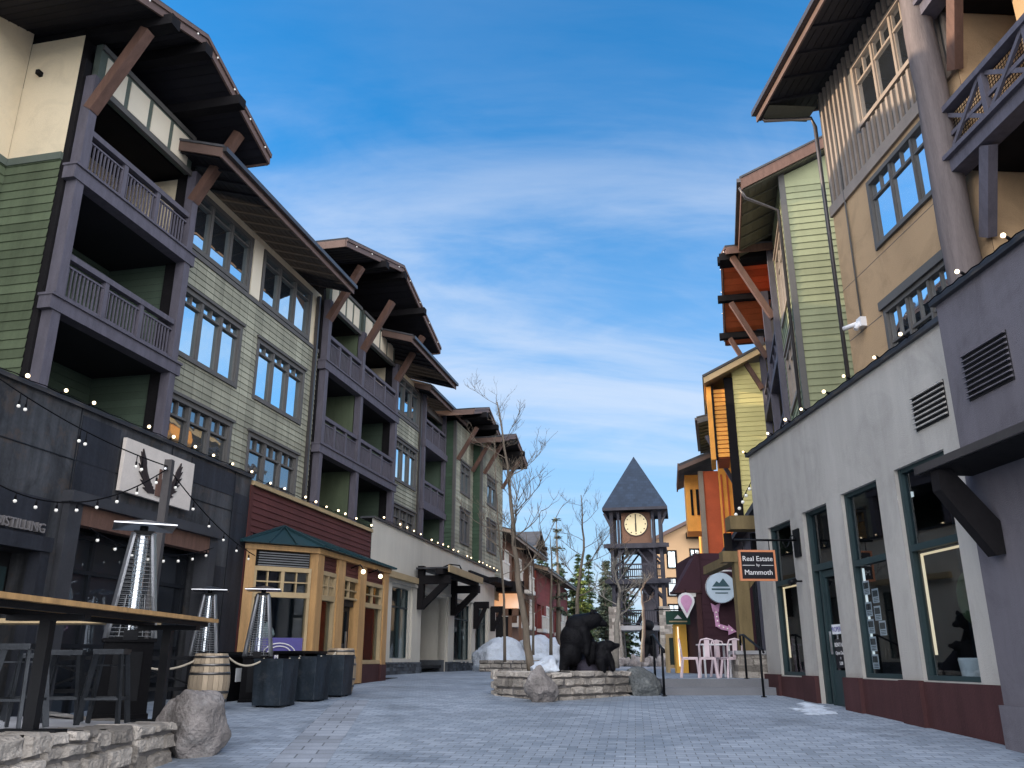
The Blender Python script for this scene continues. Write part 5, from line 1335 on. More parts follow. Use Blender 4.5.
def make_stool():
    t = thing('bar_stool', (0, 0, 0), '', 'stool', 'black metal stools at the long bar table')
    mb = MB(); mb.box(W, -.16, .16, -.16, .16, .745, .77); mb.box(W, -.155, .155, -.155, .155, .715, .745); mb.build('seat', 'stool_metal', t)
    for a, b in ((-1, -1), (1, -1), (1, 1), (-1, 1)):
        mb = MB(); p, q = Vector((a * .125, b * .125, .74)), Vector((a * .205, b * .205, 0)); mb.beam(p, q, .055, .03, up=(a, -b, 0)); mb.build('leg', 'stool_metal', t)
    mb = MB(); h = .26; e = .18
    for a, b in (((-e, -e), (e, -e)), ((e, -e), (e, e)), ((e, e), (-e, e)), ((-e, e), (-e, -e))): mb.beam((*a, h), (*b, h), .02, .025)
    mb.build('foot_rail', 'stool_metal', t); mb = MB()
    for a, b in (((-.14, -.14), (.14, .14)), ((-.14, .14), (.14, -.14))): mb.beam((*a, .60), (*b, .60), .015, .015)
    mb.build('cross_brace', 'stool_metal', t); return t
st0 = make_stool()
for i, (x, y, rz, lb) in enumerate([(-4.42, 9.75, 10, 'black metal bar stool nearest the tall pyramid heater'), (-4.75, 8.6, -6, 'black metal bar stool at the left edge of the picture by the near table leg'), (-5.0, 9.95, 20, 'black metal bar stool tucked behind between the two front stools'), (-5.9, 10.9, 35, 'black metal bar stool by the second pale table')]):
    o = st0 if i == 0 else copy_tree(st0)
    o.location = (x, y, TT(y) - .01); o.rotation_euler.z = R(rz); o['label'] = lb

def make_heater():
    t = thing('patio_heater', (0, 0, 0), '', 'patio heater', 'pyramid patio heaters by the storefront')
    mb = MB()
    def fr_(a0, a1, z0, z1):
        A = [Vector((a * a0, b * a0, z0)) for a, b in ((-1, -1), (1, -1), (1, 1), (-1, 1))]; B = [Vector((a * a1, b * a1, z1)) for a, b in ((-1, -1), (1, -1), (1, 1), (-1, 1))]
        for i in range(4): mb.face([A[i], A[(i + 1) % 4], B[(i + 1) % 4], B[i]])
        mb.face(A); mb.face(B)
    fr_(.30, .30, .0, .06); fr_(.28, .27, .06, .86); fr_(.295, .295, .86, .9); mb.build('cabinet', 'black_plastic', t)
    mb = MB(); mb.box(W, -.16, .16, .277, .285, .2, .75); mb.build('cabinet_door', 'black_steel', t)
    mb = MB(); mb.box(W, -.08, .08, .27, .30, .88, .98); mb.box(W, -.16, .16, -.16, .16, .9, 1.0); mb.build('burner', 'black_steel', t)
    z0, z1, a0, a1 = .9, 2.16, .265, .115
    for a, b in ((-1, -1), (1, -1), (1, 1), (-1, 1)):
        mb = MB(); mb.beam((a * a0, b * a0, z0), (a * a1, b * a1, z1), .042, .042, up=(a, b, 0)); mb.build('leg', 'steel', t)
    mb = MB()
    for k in range(26):
        f = (k + .5) / 26; z = z0 + (z1 - z0) * f; e = a0 + (a1 - a0) * f - .012
        for p, q in (((-e, -e), (e, -e)), ((e, -e), (e, e)), ((e, e), (-e, e)), ((-e, e), (-e, -e))): mb.tube([(*p, z), (*q, z)], .0035, 4, cap=False)
    for s_ in (-1, 1):
        for u in (-.35, .35):
            mb.tube([(u * a0 * 1.4, s_ * (a0 - .015), z0 + .02), (u * a0 * 1.1, s_ * (a0 - .045), z0 + .5)], .006, 4, cap=False)
            mb.tube([(s_ * (a0 - .015), u * a0 * 1.4, z0 + .02), (s_ * (a0 - .045), u * a0 * 1.1, z0 + .5)], .006, 4, cap=False)
    mb.build('guard_grille', 'galvanised', t)
    mb = MB(); mb.tube([(0, 0, 1.0), (0, 0, 2.14)], .075, 18, cap=False); mb.build('glass_tube', 'heater_glass', t)
    mb = MB(); mb.box(W, -.12, .12, -.12, .12, 2.15, 2.19); mb.tube([(0, 0, 2.19), (0, 0, 2.26)], .05, 10); mb.build('collar', 'black_steel', t)
    mb = MB(); e = .36; A = [Vector((a * e, b * e, 2.255)) for a, b in ((-1, -1), (1, -1), (1, 1), (-1, 1))]; ap = Vector((0, 0, 2.345))
    for i in range(4):
        p, q = A[i], A[(i + 1) % 4]; mb.face([p, q, ap]); d_ = Vector((0, 0, -.014)); mb.face([p, q, q + d_, p + d_]); mb.face([p + d_, q + d_, ap + d_])
    mb.build('reflector_hat', 'steel', t); return t
h0 = make_heater()
for i, (x, y, z, rz, lb) in enumerate([(-5.06, 11.6, TT(11.6) - .01, 26, 'tall pyramid patio heater behind the long bar table'), (-6.05, 17.3, .73, 16, 'pyramid patio heater behind the left oak barrel'), (-4.95, 17.2, .73, 12, 'pyramid patio heater in front of the bay shop window')]):
    o = h0 if i == 0 else copy_tree(h0); o.location = (x, y, z); o.rotation_euler.z = R(rz); o['label'] = lb
    o.scale = [(1.09, 1.09, 1.09), (.93, .93, .93), (.93, .93, .93)][i]

def make_barrel():
    t = thing('oak_barrel', (0, 0, 0), '', 'barrel', 'oak barrels holding the rope barrier')
    mb = MB(); H_ = .93
    def rad(z): return .27 + .075 * math.sin(math.pi * z / H_)
    n = 24
    for kx in range(n):
        mb.r = rng.random(); a, b = 6.2832 * kx / n + .008, 6.2832 * (kx + 1) / n - .008; zs = [H_ * i / 10 for i in range(11)]
        for z0, z1 in zip(zs, zs[1:]):
            r0, r1 = rad(z0), rad(z1)
            mb.face([(r0 * math.cos(a), r0 * math.sin(a), z0), (r0 * math.cos(b), r0 * math.sin(b), z0), (r1 * math.cos(b), r1 * math.sin(b), z1), (r1 * math.cos(a), r1 * math.sin(a), z1)])
    mb.lathe((0, 0, 0), [(.0, .0), (.262, .0), (.262, H_ - .03), (0, H_ - .03)], 24, False); mb.build('stave', 'barrel_oak', t)
    for z in (.03, .16, .30, .60, .74, .87):
        mb = MB(); mb.lathe((0, 0, 0), [(rad(z) + .002, z - .02), (rad(z) + .006, z - .02), (rad(z + .02) + .006, z + .022), (rad(z + .02) + .002, z + .022)], 28); mb.build('hoop', 'hoop', t)
    return t
b0 = make_barrel()
for i, (x, y, lb) in enumerate([(-5.22, 15.35, 'oak barrel with steel hoops behind the patio boulder'), (-3.72, 19.2, 'oak barrel at the far end of the dark planter boxes')]):
    o = b0 if i == 0 else copy_tree(b0); o.location = (x, y, gz(y)); o.rotation_euler.z = i * 2.; o['label'] = lb
def make_box():
    t = thing('planter_box', (0, 0, 0), '', 'planter', 'dark metal planter boxes along the rope barrier')
    mb = MB()
    A, B = .275, .295
    lo = [Vector((a * A, b * A, .02)) for a, b in ((-1, -1), (1, -1), (1, 1), (-1, 1))]; up = [Vector((a * B, b * B, .80)) for a, b in ((-1, -1), (1, -1), (1, 1), (-1, 1))]
    for i in range(4): mb.face([lo[i], lo[(i + 1) % 4], up[(i + 1) % 4], up[i]], [(0, 0), (.5, 0), (.5, .8), (0, .8)])
    mb.face(lo); o = mb.build('box_body', 'planter_box', t, merge=True)
    md = o.modifiers.new('b', 'BEVEL'); md.width = .012; md.segments = 2
    mb = MB(); b = B + .004
    mb.box(W, -b, b, -b, -b + .04, .79, .815); mb.box(W, -b, b, b - .04, b, .79, .815); mb.box(W, -b, -b + .04, -b + .04, b - .04, .79, .815); mb.box(W, b - .04, b, -b + .04, b - .04, .79, .815); mb.build('rim', 'planter_box', t)
    mb = MB(); mb.box(W, -B + .04, B - .04, -B + .04, B - .04, .72, .74); mb.build('soil', 'soil', t)
    for a in (-1, 1):
        for b in (-1, 1): mb = MB(); mb.tube([(a * .2, b * .2, 0), (a * .2, b * .2, .03)], .03, 8); mb.build('foot', 'black_plastic', t)
    return t
p0 = make_box()
BXY = [(-4.28, 16.1), (-3.93, 17.3), (-3.68, 18.5)]
for i, (x, y) in enumerate(BXY):
    o = p0 if i == 0 else copy_tree(p0); o.location = (x, y, gz(y)); o.rotation_euler.z = R([-14, -18, -10][i])
    o['label'] = ['nearest dark blue-grey planter box, left of the three', 'middle dark planter box of the three on the rope barrier', 'farthest dark planter box, next to the second oak barrel'][i]
def swag(a, b, drop, label):
    a, b = Vector(a), Vector(b); pts = [a.lerp(b, t) - Vector((0, 0, drop * 4 * t * (1 - t))) for t in [i / 14 for i in range(15)]]
    mb = MB(); mb.tube(pts, .018, 7); tag(mb.build('barrier_rope', 'rope'), label, 'rope', 'ropes of the patio barrier')
zt = lambda y, h: gz(y) + h
swag((-5.0, 15.6, zt(15.4, .86)), (-4.45, 15.9, zt(16, .82)), .13, 'pale rope slung from the left oak barrel to the nearest planter box')
swag((-4.1, 16.3, zt(16, .82)), (-4.1, 17.1, zt(17.2, .82)), .12, 'pale rope slung between the nearest and the middle planter box')
swag((-3.78, 17.5, zt(17.2, .82)), (-3.85, 18.35, zt(18.3, .82)), .12, 'pale rope slung between the middle and the farthest planter box')
swag((-6.2, 14.6, zt(14.6, .8)), (-5.4, 15.2, zt(15.3, .84)), .13, 'pale rope running from the patio rail to the left oak barrel')
swag((-3.75, 18.6, zt(18.5, .83)), (-3.8, 19.0, zt(19., .9)), .06, 'short rope from the farthest planter box to the second barrel')
# dark patio rail and benches against the storefront
pr = thing('patio_rail', (-5.9, 15.5, .7), 'dark steel rail with crossed bars behind the barrels', 'railing')
PF = Fr(-7.4, 14.0, 52, 1)
mb = MB()
for a in (0, 1.2, 2.4): mb.box(PF, a - .03, a + .03, -.03, .03, .6, 1.55)
mb.box(PF, 0, 2.4, -.03, .03, 1.5, 1.56); mb.box(PF, 0, 2.4, -.02, .02, 1.0, 1.06)
for a in (0, 1.2): mb.beam(PF.P(a, 0, 1.06), PF.P(a + 1.2, 0, 1.5), .03, .03); mb.beam(PF.P(a, .03, 1.5), PF.P(a + 1.2, .03, 1.06), .03, .03)
mb.build('rail_frame', 'black_steel', pr)
for i, (x, y) in enumerate([(-5.5, 18.3), (-4.55, 19.3)]):
    bt = thing('patio_table', (x, y, gz(y)), ['black patio table behind the first two planter boxes', 'black patio table in front of the bay shop'][i], 'table', 'black tables by the bay shop')
    BF = Fr(x, y, 11.4, 1); boxpart('tabletop', 'black_steel', bt, BF, (-.8, .8, -.35, .35, gz(y) + .82, gz(y) + .87))
    for s_ in (-.6, .6): boxpart('leg', 'black_steel', bt, BF, (s_ - .06, s_ + .06, -.28, .28, gz(y), gz(y) + .82))
bn = thing('dark_cabinet', (-5.6, 17.6, .75), 'black storage cabinet beside the left patio heaters', 'cabinet'); CFx = Fr(-5.6, 17.4, 20, 1)
boxpart('body', 'black_plastic', bn, CFx, (-.4, .3, -.3, .3, .72, 1.55)); boxpart('top', 'black_steel', bn, CFx, (-.43, .33, -.33, .33, 1.55, 1.6)); boxpart('label_plate', 'paper', bn, CFx, (-.1, .08, .3, .31, 1.1, 1.35))
# pole and string lights
pl = thing('light_pole', (-5.62, 13.5, .6), 'weathered square timber pole carrying the string lights', 'pole'); mb = MB(); mb.beam((-5.62, 13.5, .4), (-5.62, 13.5, 4.62), .12, .12); mb.build('post', 'pole_wood', pl); mb = MB(); mb.tube([(-5.62, 13.44, 4.45), (-5.62, 13.36, 4.45)], .02, 6); mb.build('hook', 'steel', pl)
def strand(a, b, sag, n, label, m='bulb_white', drop=.12, r=.028, skip=(), pair=False):
    a, b = Vector(a), Vector(b)
    t = thing('string_lights', a, label, 'string lights')
    f = lambda u: a.lerp(b, u) - Vector((0, 0, sag * 4 * u * (1 - u)))
    mb = MB(); mb.tube([f(i / 24) for i in range(25)], .011, 5); 
    us = [(i + .5) / n for i in range(n)]
    for u in us:
        for k in ((-.05, .05) if pair else (0,)):
            p = f(u) + (b - a).normalized() * k; mb.tube([p, p - Vector((0, 0, drop))], .008, 4); q = p - Vector((0, 0, drop)); mb.tube([q + Vector((0, 0, .03)), q - Vector((0, 0, .03))], .018, 6)
    mb.build('wire', 'black_plastic', t)
    for u in us:
        for k in ((-.05, .05) if pair else (0,)):
            q = MB(); q.ball(f(u) + (b - a).normalized() * k - Vector((0, 0, drop + .05)), r, 8); q.build('bulb', m, t)
P0 = Vector((-5.62, 13.42, 4.5))
strand(L.P(-17.6, .12, 5.42), P0, .12, 3, 'bare pair bulbs hanging on the wire from the parapet to the timber pole', drop=.14, pair=True)
strand(P0, L.P(-9.6, .2, 3.75), .15, 6, 'string of bulbs from the timber pole down to the bay shop corner', drop=.1)
strand(L.P(-17.4, .15, 3.95), P0 - Vector((0, 0, .05)), .45, 9, 'sagging string of bulbs across the left steel wall', drop=.07)
strand(L.P(-15.2, .22, 3.55), L.P(-11.4, .22, 3.7), .28, 8, 'string of bulbs draped under the garage door lintel', drop=.06, r=.03)
def cap_lights(fr, s0, s1, z, d, step, label):
    t = thing('string_lights', fr.P(s0, d, z), label, 'string lights', None)
    mb = MB(); mb.tube([fr.P(s0 + (s1 - s0) * i / 30, d, z - .02 * abs(math.sin(i * 1.57))) for i in range(31)], .009, 5); s_ = s0 + step / 2; ps = []
    r_ = random.Random(int(s0 * 10) + 3)
    while s_ < s1: ps.append(s_ + r_.uniform(-.09, .09)); s_ += step * r_.choice((1, 1, 1, 1, 1, 1.9))
    for p in ps: mb.tube([fr.P(p, d, z - .02), fr.P(p, d + .05, z + .015)], .02, 6)
    mb.build('wire', 'black_plastic', t)
    for p in ps: q = MB(); q.ball(fr.P(p, d + .08 + r_.uniform(-.01, .03), z + .02 + r_.uniform(-.03, .015)), r_.uniform(.026, .035), 8); q.build('bulb', 'bulb_lit', t)
cap_lights(L, -19, -9.8, 5.58, .1, .78, 'lit bulbs along the parapet of the dark steel storefront')
cap_lights(L, -9.6, -1.95, 5.5, .12, .7, 'lit bulbs along the tan cap of the red shop wall')
cap_lights(L, -1.7, 16.2, 5.92, .13, .8, 'lit bulbs along the parapet of the pale stucco row')
cap_lights(RR, -1.2, 6.9, 6.12, .1, .95, 'lit bulbs along the parapet of the grey shop on the right'); cap_lights(RR, -6, -1.5, 6.29, .25, 1.0, 'lit bulbs along the cap of the mauve pier')
strand((6.3, 20.5, 6.4), (5.45, 20.6, 4.9), .05, 9, 'curtain of white bulbs dropping to the timber beam', drop=.03, r=.045)

# ------------------------------------------------------------------ handrails, chairs, table on the right plaza
def handrail(x, y0, y1, label):
    t = thing('handrail', (x, y0, gz(y0)), label, 'handrail'); mb = MB()
    z0, z1 = gz(y0), PZ
    mb.tube([(x, y0, z0), (x, y0, z0 + .95)], .026, 8); mb.tube([(x, y1, z1), (x, y1, z1 + .92)], .026, 8)
    mb.tube([(x, y0 - .25, z0 + .86), (x, y0 - .2, z0 + .92), (x, y0, z0 + .95), (x, y1, z1 + .92), (x, y1 + .3, z1 + .92), (x, y1 + .3, z1 + .7)], .024, 8); mb.build('rail', 'black_steel', t)
    for q_ in ([(x, y0, z0 + .004), (x, y0, z0 + .02)], [(x, y1, z1 + .007), (x, y1, z1 + .02)]): mb = MB(); mb.tube(q_, .06, 10); mb.build('base_plate', 'black_steel', t)
handrail(3.14, 18.45, 19.5, 'thin black handrail at the left end of the two steps'); handrail(5.12, 18.2, 19.4, 'thin black handrail beside the grey shop wall')
def make_chair():
    t = thing('metal_chair', (0, 0, 0), '', 'chair', 'pale pink metal chairs outside the maroon kiosk')
    mb = MB(); mb.box(W, -.18, .18, -.18, .18, .43, .455); mb.box(W, -.17, .17, -.17, .17, .40, .43); mb.build('seat', 'pink_paint', t)
    for a, b in ((-1, -1), (1, -1), (1, 1), (-1, 1)):
        mb = MB(); mb.beam((a * .155, b * .155, .42), (a * .21, b * .21, 0), .05, .028, up=(a, -b, 0)); mb.build('leg', 'pink_paint', t)
    mb = MB(); mb.tube([(-.17, .17, .44), (-.175, .2, .7), (-.13, .215, .82), (0, .22, .85), (.13, .215, .82), (.175, .2, .7), (.17, .17, .44)], .018, 7); mb.face([(-.05, .185, .45), (.05, .185, .45), (.06, .215, .84), (-.06, .215, .84)]); mb.box(W, -.05, .05, -.2, -.19, .45, .83); mb.build('backrest', 'pink_paint', t)
    return t
c0 = make_chair()
for i, (x, y, rz, lb) in enumerate([(4.08, 20.3, 80, 'pink metal chair on the far left of the white table, side on'), (4.42, 20.0, 170, 'pink metal chair in front of the white table, left of the pair'), (5.0, 20.1, 190, 'pink metal chair in front of the white table, right of the pair'), (5.05, 21.3, 10, 'pink metal chair behind the white table')]):
    o = c0 if i == 0 else copy_tree(c0); o.location = (x, y, PZ); o.rotation_euler.z = R(rz); o['label'] = lb
tt = thing('cafe_table', (4.75, 20.7, PZ), 'small white metal cafe table between the pink chairs', 'table')
boxpart('tabletop', 'white_paint', tt, W, (4.4, 5.1, -21.05, -20.4, PZ + .72, PZ + .75))
for a in (4.46, 5.04):
    for b in (-20.98, -20.47): boxpart('leg', 'white_paint', tt, W, (a - .02, a + .02, b - .02, b + .02, PZ, PZ + .72))
ab = thing('chalkboard', (5.3, 28, PZ), 'wood-framed chalkboard sign standing by the kiosk', 'sign'); AF = Fr(4.95, 28.3, 90, 1)
mb = MB(); mb.box(AF, 0, .1, 0, .06, PZ, 2.3); mb.box(AF, .65, .75, 0, .06, PZ, 2.3); mb.box(AF, .1, .65, 0, .06, 2.18, 2.3); mb.box(AF, .1, .65, 0, .06, 1.25, 1.35); mb.build('frame', 'fascia_tan', ab); boxpart('board', 'chalkboard', ab, AF, (.1, .65, .015, .04, 1.35, 2.18)); boxpart('back_leg', 'fascia_tan', ab, AF, (.05, .12, -.5, -.44, PZ, 2.0), (.63, .7, -.5, -.44, PZ, 2.))

# ------------------------------------------------------------------ clock tower
TX, TY = 9.15, 61.8
ct = thing('clock_tower', (TX, TY, 1.1), 'timber clock tower with a steep blue-grey pyramid roof and stone piers', 'tower')
CT = Fr(TX, TY, 101, 1); HB = 1.72
def ctb(name, m, *b, par=None): return boxpart(name, m, par or ct, CT, *b)
for a in (-1, 1):
    for b in (-1, 1):
        x, y = a * HB, b * HB
        ctb('post', 'tower_timber', (x - .12, x + .12, y - .12, y + .12, 4.9, 11.6), (x - a * .5 - .09, x - a * .5 + .09, y - .09, y + .09, 4.9, 11.6))
        mb = MB(); mb.prism(CT, [(x - .5, 1.0), (x + .5, 1.0), (x + .34, 5.0), (x - .34, 5.0)], y - .42, y + .42); mb.build('stone_pier', 'stone', ct)
        ledgestone(ct, CT, x - .38, x + .38, 1.05, 5.0, y + .3, y + .46, name='stone_pier', m='stone', rowh=(.18, .3), wid=(.2, .4))
for z, h in ((9.0, .34), (6.55, .34)):
    ctb('platform', 'tower_timber', (-HB - .35, HB + .35, -HB - .3, HB + .3, z, z + h)); 
    ctb('beam_end', 'tower_timber', (-HB - .55, -HB + .2, HB + .25, HB + .45, z + .02, z + .3), (HB - .2, HB + .55, HB + .25, HB + .45, z + .02, z + .3))
ctb('platform', 'concrete', (-HB - .2, HB + .2, -HB, HB + .1, 3.45, 3.75))
for z in (6.9, 3.75):
    mb = MB()
    for y in (HB, -HB):
        mb.box(CT, -HB, HB, y - .04, y + .04, z + .95, z + 1.05); mb.box(CT, -HB, HB, y - .04, y + .04, z + .12, z + .2)
        for i in range(22): s_ = -HB + .12 + i * (2 * HB - .24) / 21; mb.box(CT, s_ - .02, s_ + .02, y - .02, y + .02, z + .2, z + .95)
    for x in (-HB, HB):
        mb.box(CT, x - .04, x + .04, -HB, HB, z + .95, z + 1.05)
        for i in range(14): s_ = -HB + .2 + i * .23; mb.box(CT, x - .02, x + .02, s_ - .02, s_ + .02, z + .2, z + .95)
    mb.build('railing', 'tower_timber', ct)
for z0, z1 in ((6.9, 9.0), (4.2, 6.55)):
    for y in (HB, -HB):
        mb = MB()
        for a in (-1, 1): mb.beam(CT.P(a * HB, y, z1 - .9), CT.P(a * HB * .45, y, z1), .14, .16); mb.beam(CT.P(a * HB * .62, y, z1 - 1.3), CT.P(0, y, z1), .1, .12)
        mb.build('brace', 'tower_timber', ct)
mb = MB(); mb.beam(CT.P(-.4, -HB, 3.8), CT.P(1.2, .3, 6.5), .3, .12); mb.build('stair', 'tower_timber', ct)
ctb('stair_core', 'mauve_stucco', (.2, 1.1, -1.2, -.2, 1.1, 9))
ctb('clock_room', 'far_brown', (-1.02, 1.02, -1.3, 1.42, 9.34, 11.6)); 
q = MB(); q.tube([CT.P(0, 1.42, 10.75), CT.P(0, 1.5, 10.75)], .80, 40, smooth=False); cf = q.build('clock_face', 'clock_lit', ct)
q = MB(); q.tube([CT.P(0, 1.425, 10.75), CT.P(0, 1.49, 10.75)], .85, 40, smooth=False); q.build('rim', 'tower_timber', cf)
q = MB()
for i in range(12):
    a = 6.2832 * i / 12; c = (.68 * math.cos(a), 10.75 + .68 * math.sin(a)); q.box(CT, c[0] - .04, c[0] + .04, 1.5, 1.51, c[1] - .04, c[1] + .04)
q.build('hour_mark', 'sign_black', cf); boxpart('hand', 'sign_black', cf, CT, (-.035, .035, 1.511, 1.525, 10.68, 11.42)); boxpart('hand', 'sign_black', cf, CT, (-.045, .045, 1.526, 1.54, 10.2, 10.8))
q = MB(); EW, ZE, ZP = 2.3, 11.85, 16.05
cr = [(-EW, EW), (EW, EW), (EW, -EW), (-EW, -EW)]
for i in range(4):
    (a, b), (c, d_) = cr[i], cr[(i + 1) % 4]; q.face([CT.P(a, b, ZE), CT.P(c, d_, ZE), CT.P(0, 0, ZP)], [(0, 0), (2 * EW, 0), (EW, 4.4)])
q.face([CT.P(a, b, ZE) for a, b in cr]); ro = q.build('roof', 'slate_roof', ct)
boxpart('fascia', 'tower_timber', ro, CT, (-EW, EW, EW - .05, EW + .02, ZE - .2, ZE - .002), (-EW, EW, -EW, -EW + .05, ZE - .2, ZE - .002), (-EW, -EW + .05, -EW + .05, EW - .05, ZE - .2, ZE - .002), (EW - .05, EW, -EW + .05, EW - .05, ZE - .2, ZE - .002))
for a in (-1, 1): mb = MB(); mb.beam(CT.P(a * HB, HB, 10.5), CT.P(a * (EW - .1), HB + .3, 11.5), .12, .14); mb.build('brace', 'tower_timber', ct)
bs = blob('plaza_statue', 'bronze_black', None, [('e', Vector((9.0, 58.5, 3.0)), (.55, .5, .6)), ('e', Vector((9.1, 58.3, 3.7)), (.4, .4, .35)), ('c', Vector((8.9, 58.5, 2.8)), Vector((8.8, 58.4, 1.6)), .3, .2), ('c', Vector((9.3, 58.5, 2.8)), Vector((9.4, 58.4, 1.6)), .3, .2)], .06, 2)
tag(bs, 'dark rounded sculpture under the clock tower', 'statue')
for i in range(9):
    x = 6.8 + i * .55; rock('boulder', 'boulder', (x, 57 + .5 * math.sin(i * 2.), 1.3), (.45, .4, .35 + .2 * (i % 3) * .5), 'pale boulder in the row at the foot of the clock tower', 'boulder', 60 + i, .25, 'boulders at the foot of the clock tower')

# tan building behind the tower
tn = thing('tan_building', (16, 78, 1.1), 'tan stucco building with a low gable right of the clock tower', 'building')
TN = Fr(12.2, 72, 90, 1)
HT = [(.95, 1.65, 8.9, 10.25), (2.9, 3.6, 9.1, 10.4), (.85, 1.6, 6.6, 8.0), (.8, 1.7, 4.2, 5.85), (2.8, 3.6, 4.2, 5.85), (2.8, 3.6, 6.6, 8.0)]
mb = MB(); mb.prism(TN, [(0, 1), (12, 1), (12, 12.5), (6.2, 14.2), (0, 11.2)], -.3, -8); mb.build('inner_wall', 'room_dark', tn)
mb = MB(); wall(mb, TN, 0, 12, 4.0, 11.2, 0, HT); mb.face([TN.P(0, 0, 11.2), TN.P(12, 0, 11.2), TN.P(12, 0, 12.4), TN.P(6.2, 0, 14.1)]); mb.build('wall', 'far_tan_stucco', tn)
for h in HT: window(tn, TN, *h, n=1 if h[0] < 2 else 2, transom=.3, sub=2, m='timber_dark', cap=False, pane='sky_pane' if h[3] > 10 else 'dim_pane')
mb = MB(); wall(mb, Fr(12.2, 72, 0, -1), 0, 8, 1, 11.2, 0, []); mb.build('wall', 'far_tan_stucco', tn)
mb = MB(); mb.prism(TN, [(-.5, 10.95), (6.2, 14.2), (6.2, 14.5), (-.5, 11.25)], .6, -8); mb.prism(TN, [(6.2, 14.2), (12.5, 12.3), (12.5, 12.6), (6.2, 14.5)], .6, -8); mb.build('roof', 'fascia', tn)
boxpart('canopy', 'timber_dark', tn, TN, (2.6, 5.5, .01, 1.2, 11.3, 11.8)); boxpart('storefront', 'room_dark', tn, TN, (0.02, 12, -.2, .02, 1, 2.6)); boxpart('sign_band', 'sign_black', tn, TN, (.1, 3.4, .0, .12, 2.7, 3.95)); boxpart('lettering', 'sign_round', tn, TN, (.6, 2.8, .121, .13, 3.2, 3.45)); boxpart('teal_panel', 'teal_panel', tn, TN, (2.0, 4.6, .4, .7, 6.3, 8.2))

# red lodges far left
def far_lodge(name, ox, oy, az, ln, z1, m, label, cols, gab=None, mw='trim_white'):
    f = Fr(ox, oy, az, 1); t = thing(name, f.P(ln / 2, -4, 1.1), label, 'building')
    core('inner_wall', t, f, .05, ln - .05, -7, -1.2, 1, z1); holes = []
    w = ln / cols
    for i in range(cols):
        for z in (3.7, 6.2):
            if z + 2.0 < z1: holes.append((i * w + .3, i * w + w * (.62 if i % 2 else .9), z + .1, z + 2.0))
    mb = MB(); wall(mb, f, 0, ln, 1, z1, 0, holes, course=.3, lap=.02, reveal=1.1); mb.build('wall', m, t)
    e = Fr(f.P(0, 0, 0).x, f.P(0, 0, 0).y, az - 90, -1); mb = MB(); wall(mb, e, 0, 7, 1, z1, 0, [], course=.3); mb.build('wall', m, t)
    for j, h in enumerate(holes):
        if (j // 2) % 2: window(t, f, *h, n=2, transom=.3, sub=1, m=mw, pane='dim_pane' if j % 3 else 'sky_pane', trim=.1, cap=False)
        else:
            b = boxpart('balcony', mw, t, f, (h[0] - .15, h[1] + .15, -.1, .5, h[2] - .25, h[2])); rb = MB(); rb.box(f, h[0] - .1, h[1] + .1, .38, .46, h[2] + .9, h[2] + 1.0)
            k_ = h[0] - .08
            while k_ < h[1] + .1: rb.box(f, k_ - .03, k_ + .03, .4, .44, h[2], h[2] + .9); k_ += .28
            rb.build('railing', mw, b); boxpart('back_wall', 'room_dark', t, f, (h[0] - .1, h[1] + .1, -1.15, -1.1, h[2] - .1, h[3] + .1))
    if gab: gable(t, f, *gab, 1.1, -7, lights=False, m_f='fascia_light', purlins=(.5,))
    eave(t, f, -.3, ln + .3, z1 - .05, 1., -5, 1.6, m_f='fascia_light')
    return t
far_lodge('red_lodge', -1.0, 52, 10.5, 15, 8.9, 'far_brown', 'brown-red lodge with white balcony rails beyond the snow banks', 6, (8.5, 14.6, 9., 11.6, 10.4))
far_lodge('red_lodge', 1.9, 67.5, 10.5, 20, 8.2, 'far_red', 'brighter red lodge with white windows at the far end of the street', 8)
ps = thing('passage_portal', (-1, 46.5, 1.1), 'dark passage opening under orange light past the stucco row', 'passage'); PPF = Fr(-1.95, 46, 90, 1)
boxpart('opening', 'room_dark', ps, PPF, (.9, 1.75, -1.2, -.4, 1.0, 3.7)); boxpart('lit_ceiling', 'lamp_orange', ps, PPF, (.95, 2.3, -1.0, -.45, 4.15, 4.9)); boxpart('post', 'far_brown', ps, PPF, (1.75, 1.95, -.6, -.3, 1, 4.1), (2.3, 2.45, -.6, -.3, 1, 4.1)); boxpart('beam', 'far_brown', ps, PPF, (.8, 2.5, -.7, -.3, 3.75, 4.1)); boxpart('roof', 'timber_dark', ps, PPF, (.6, 2.6, -1.3, .2, 4.95, 5.5))

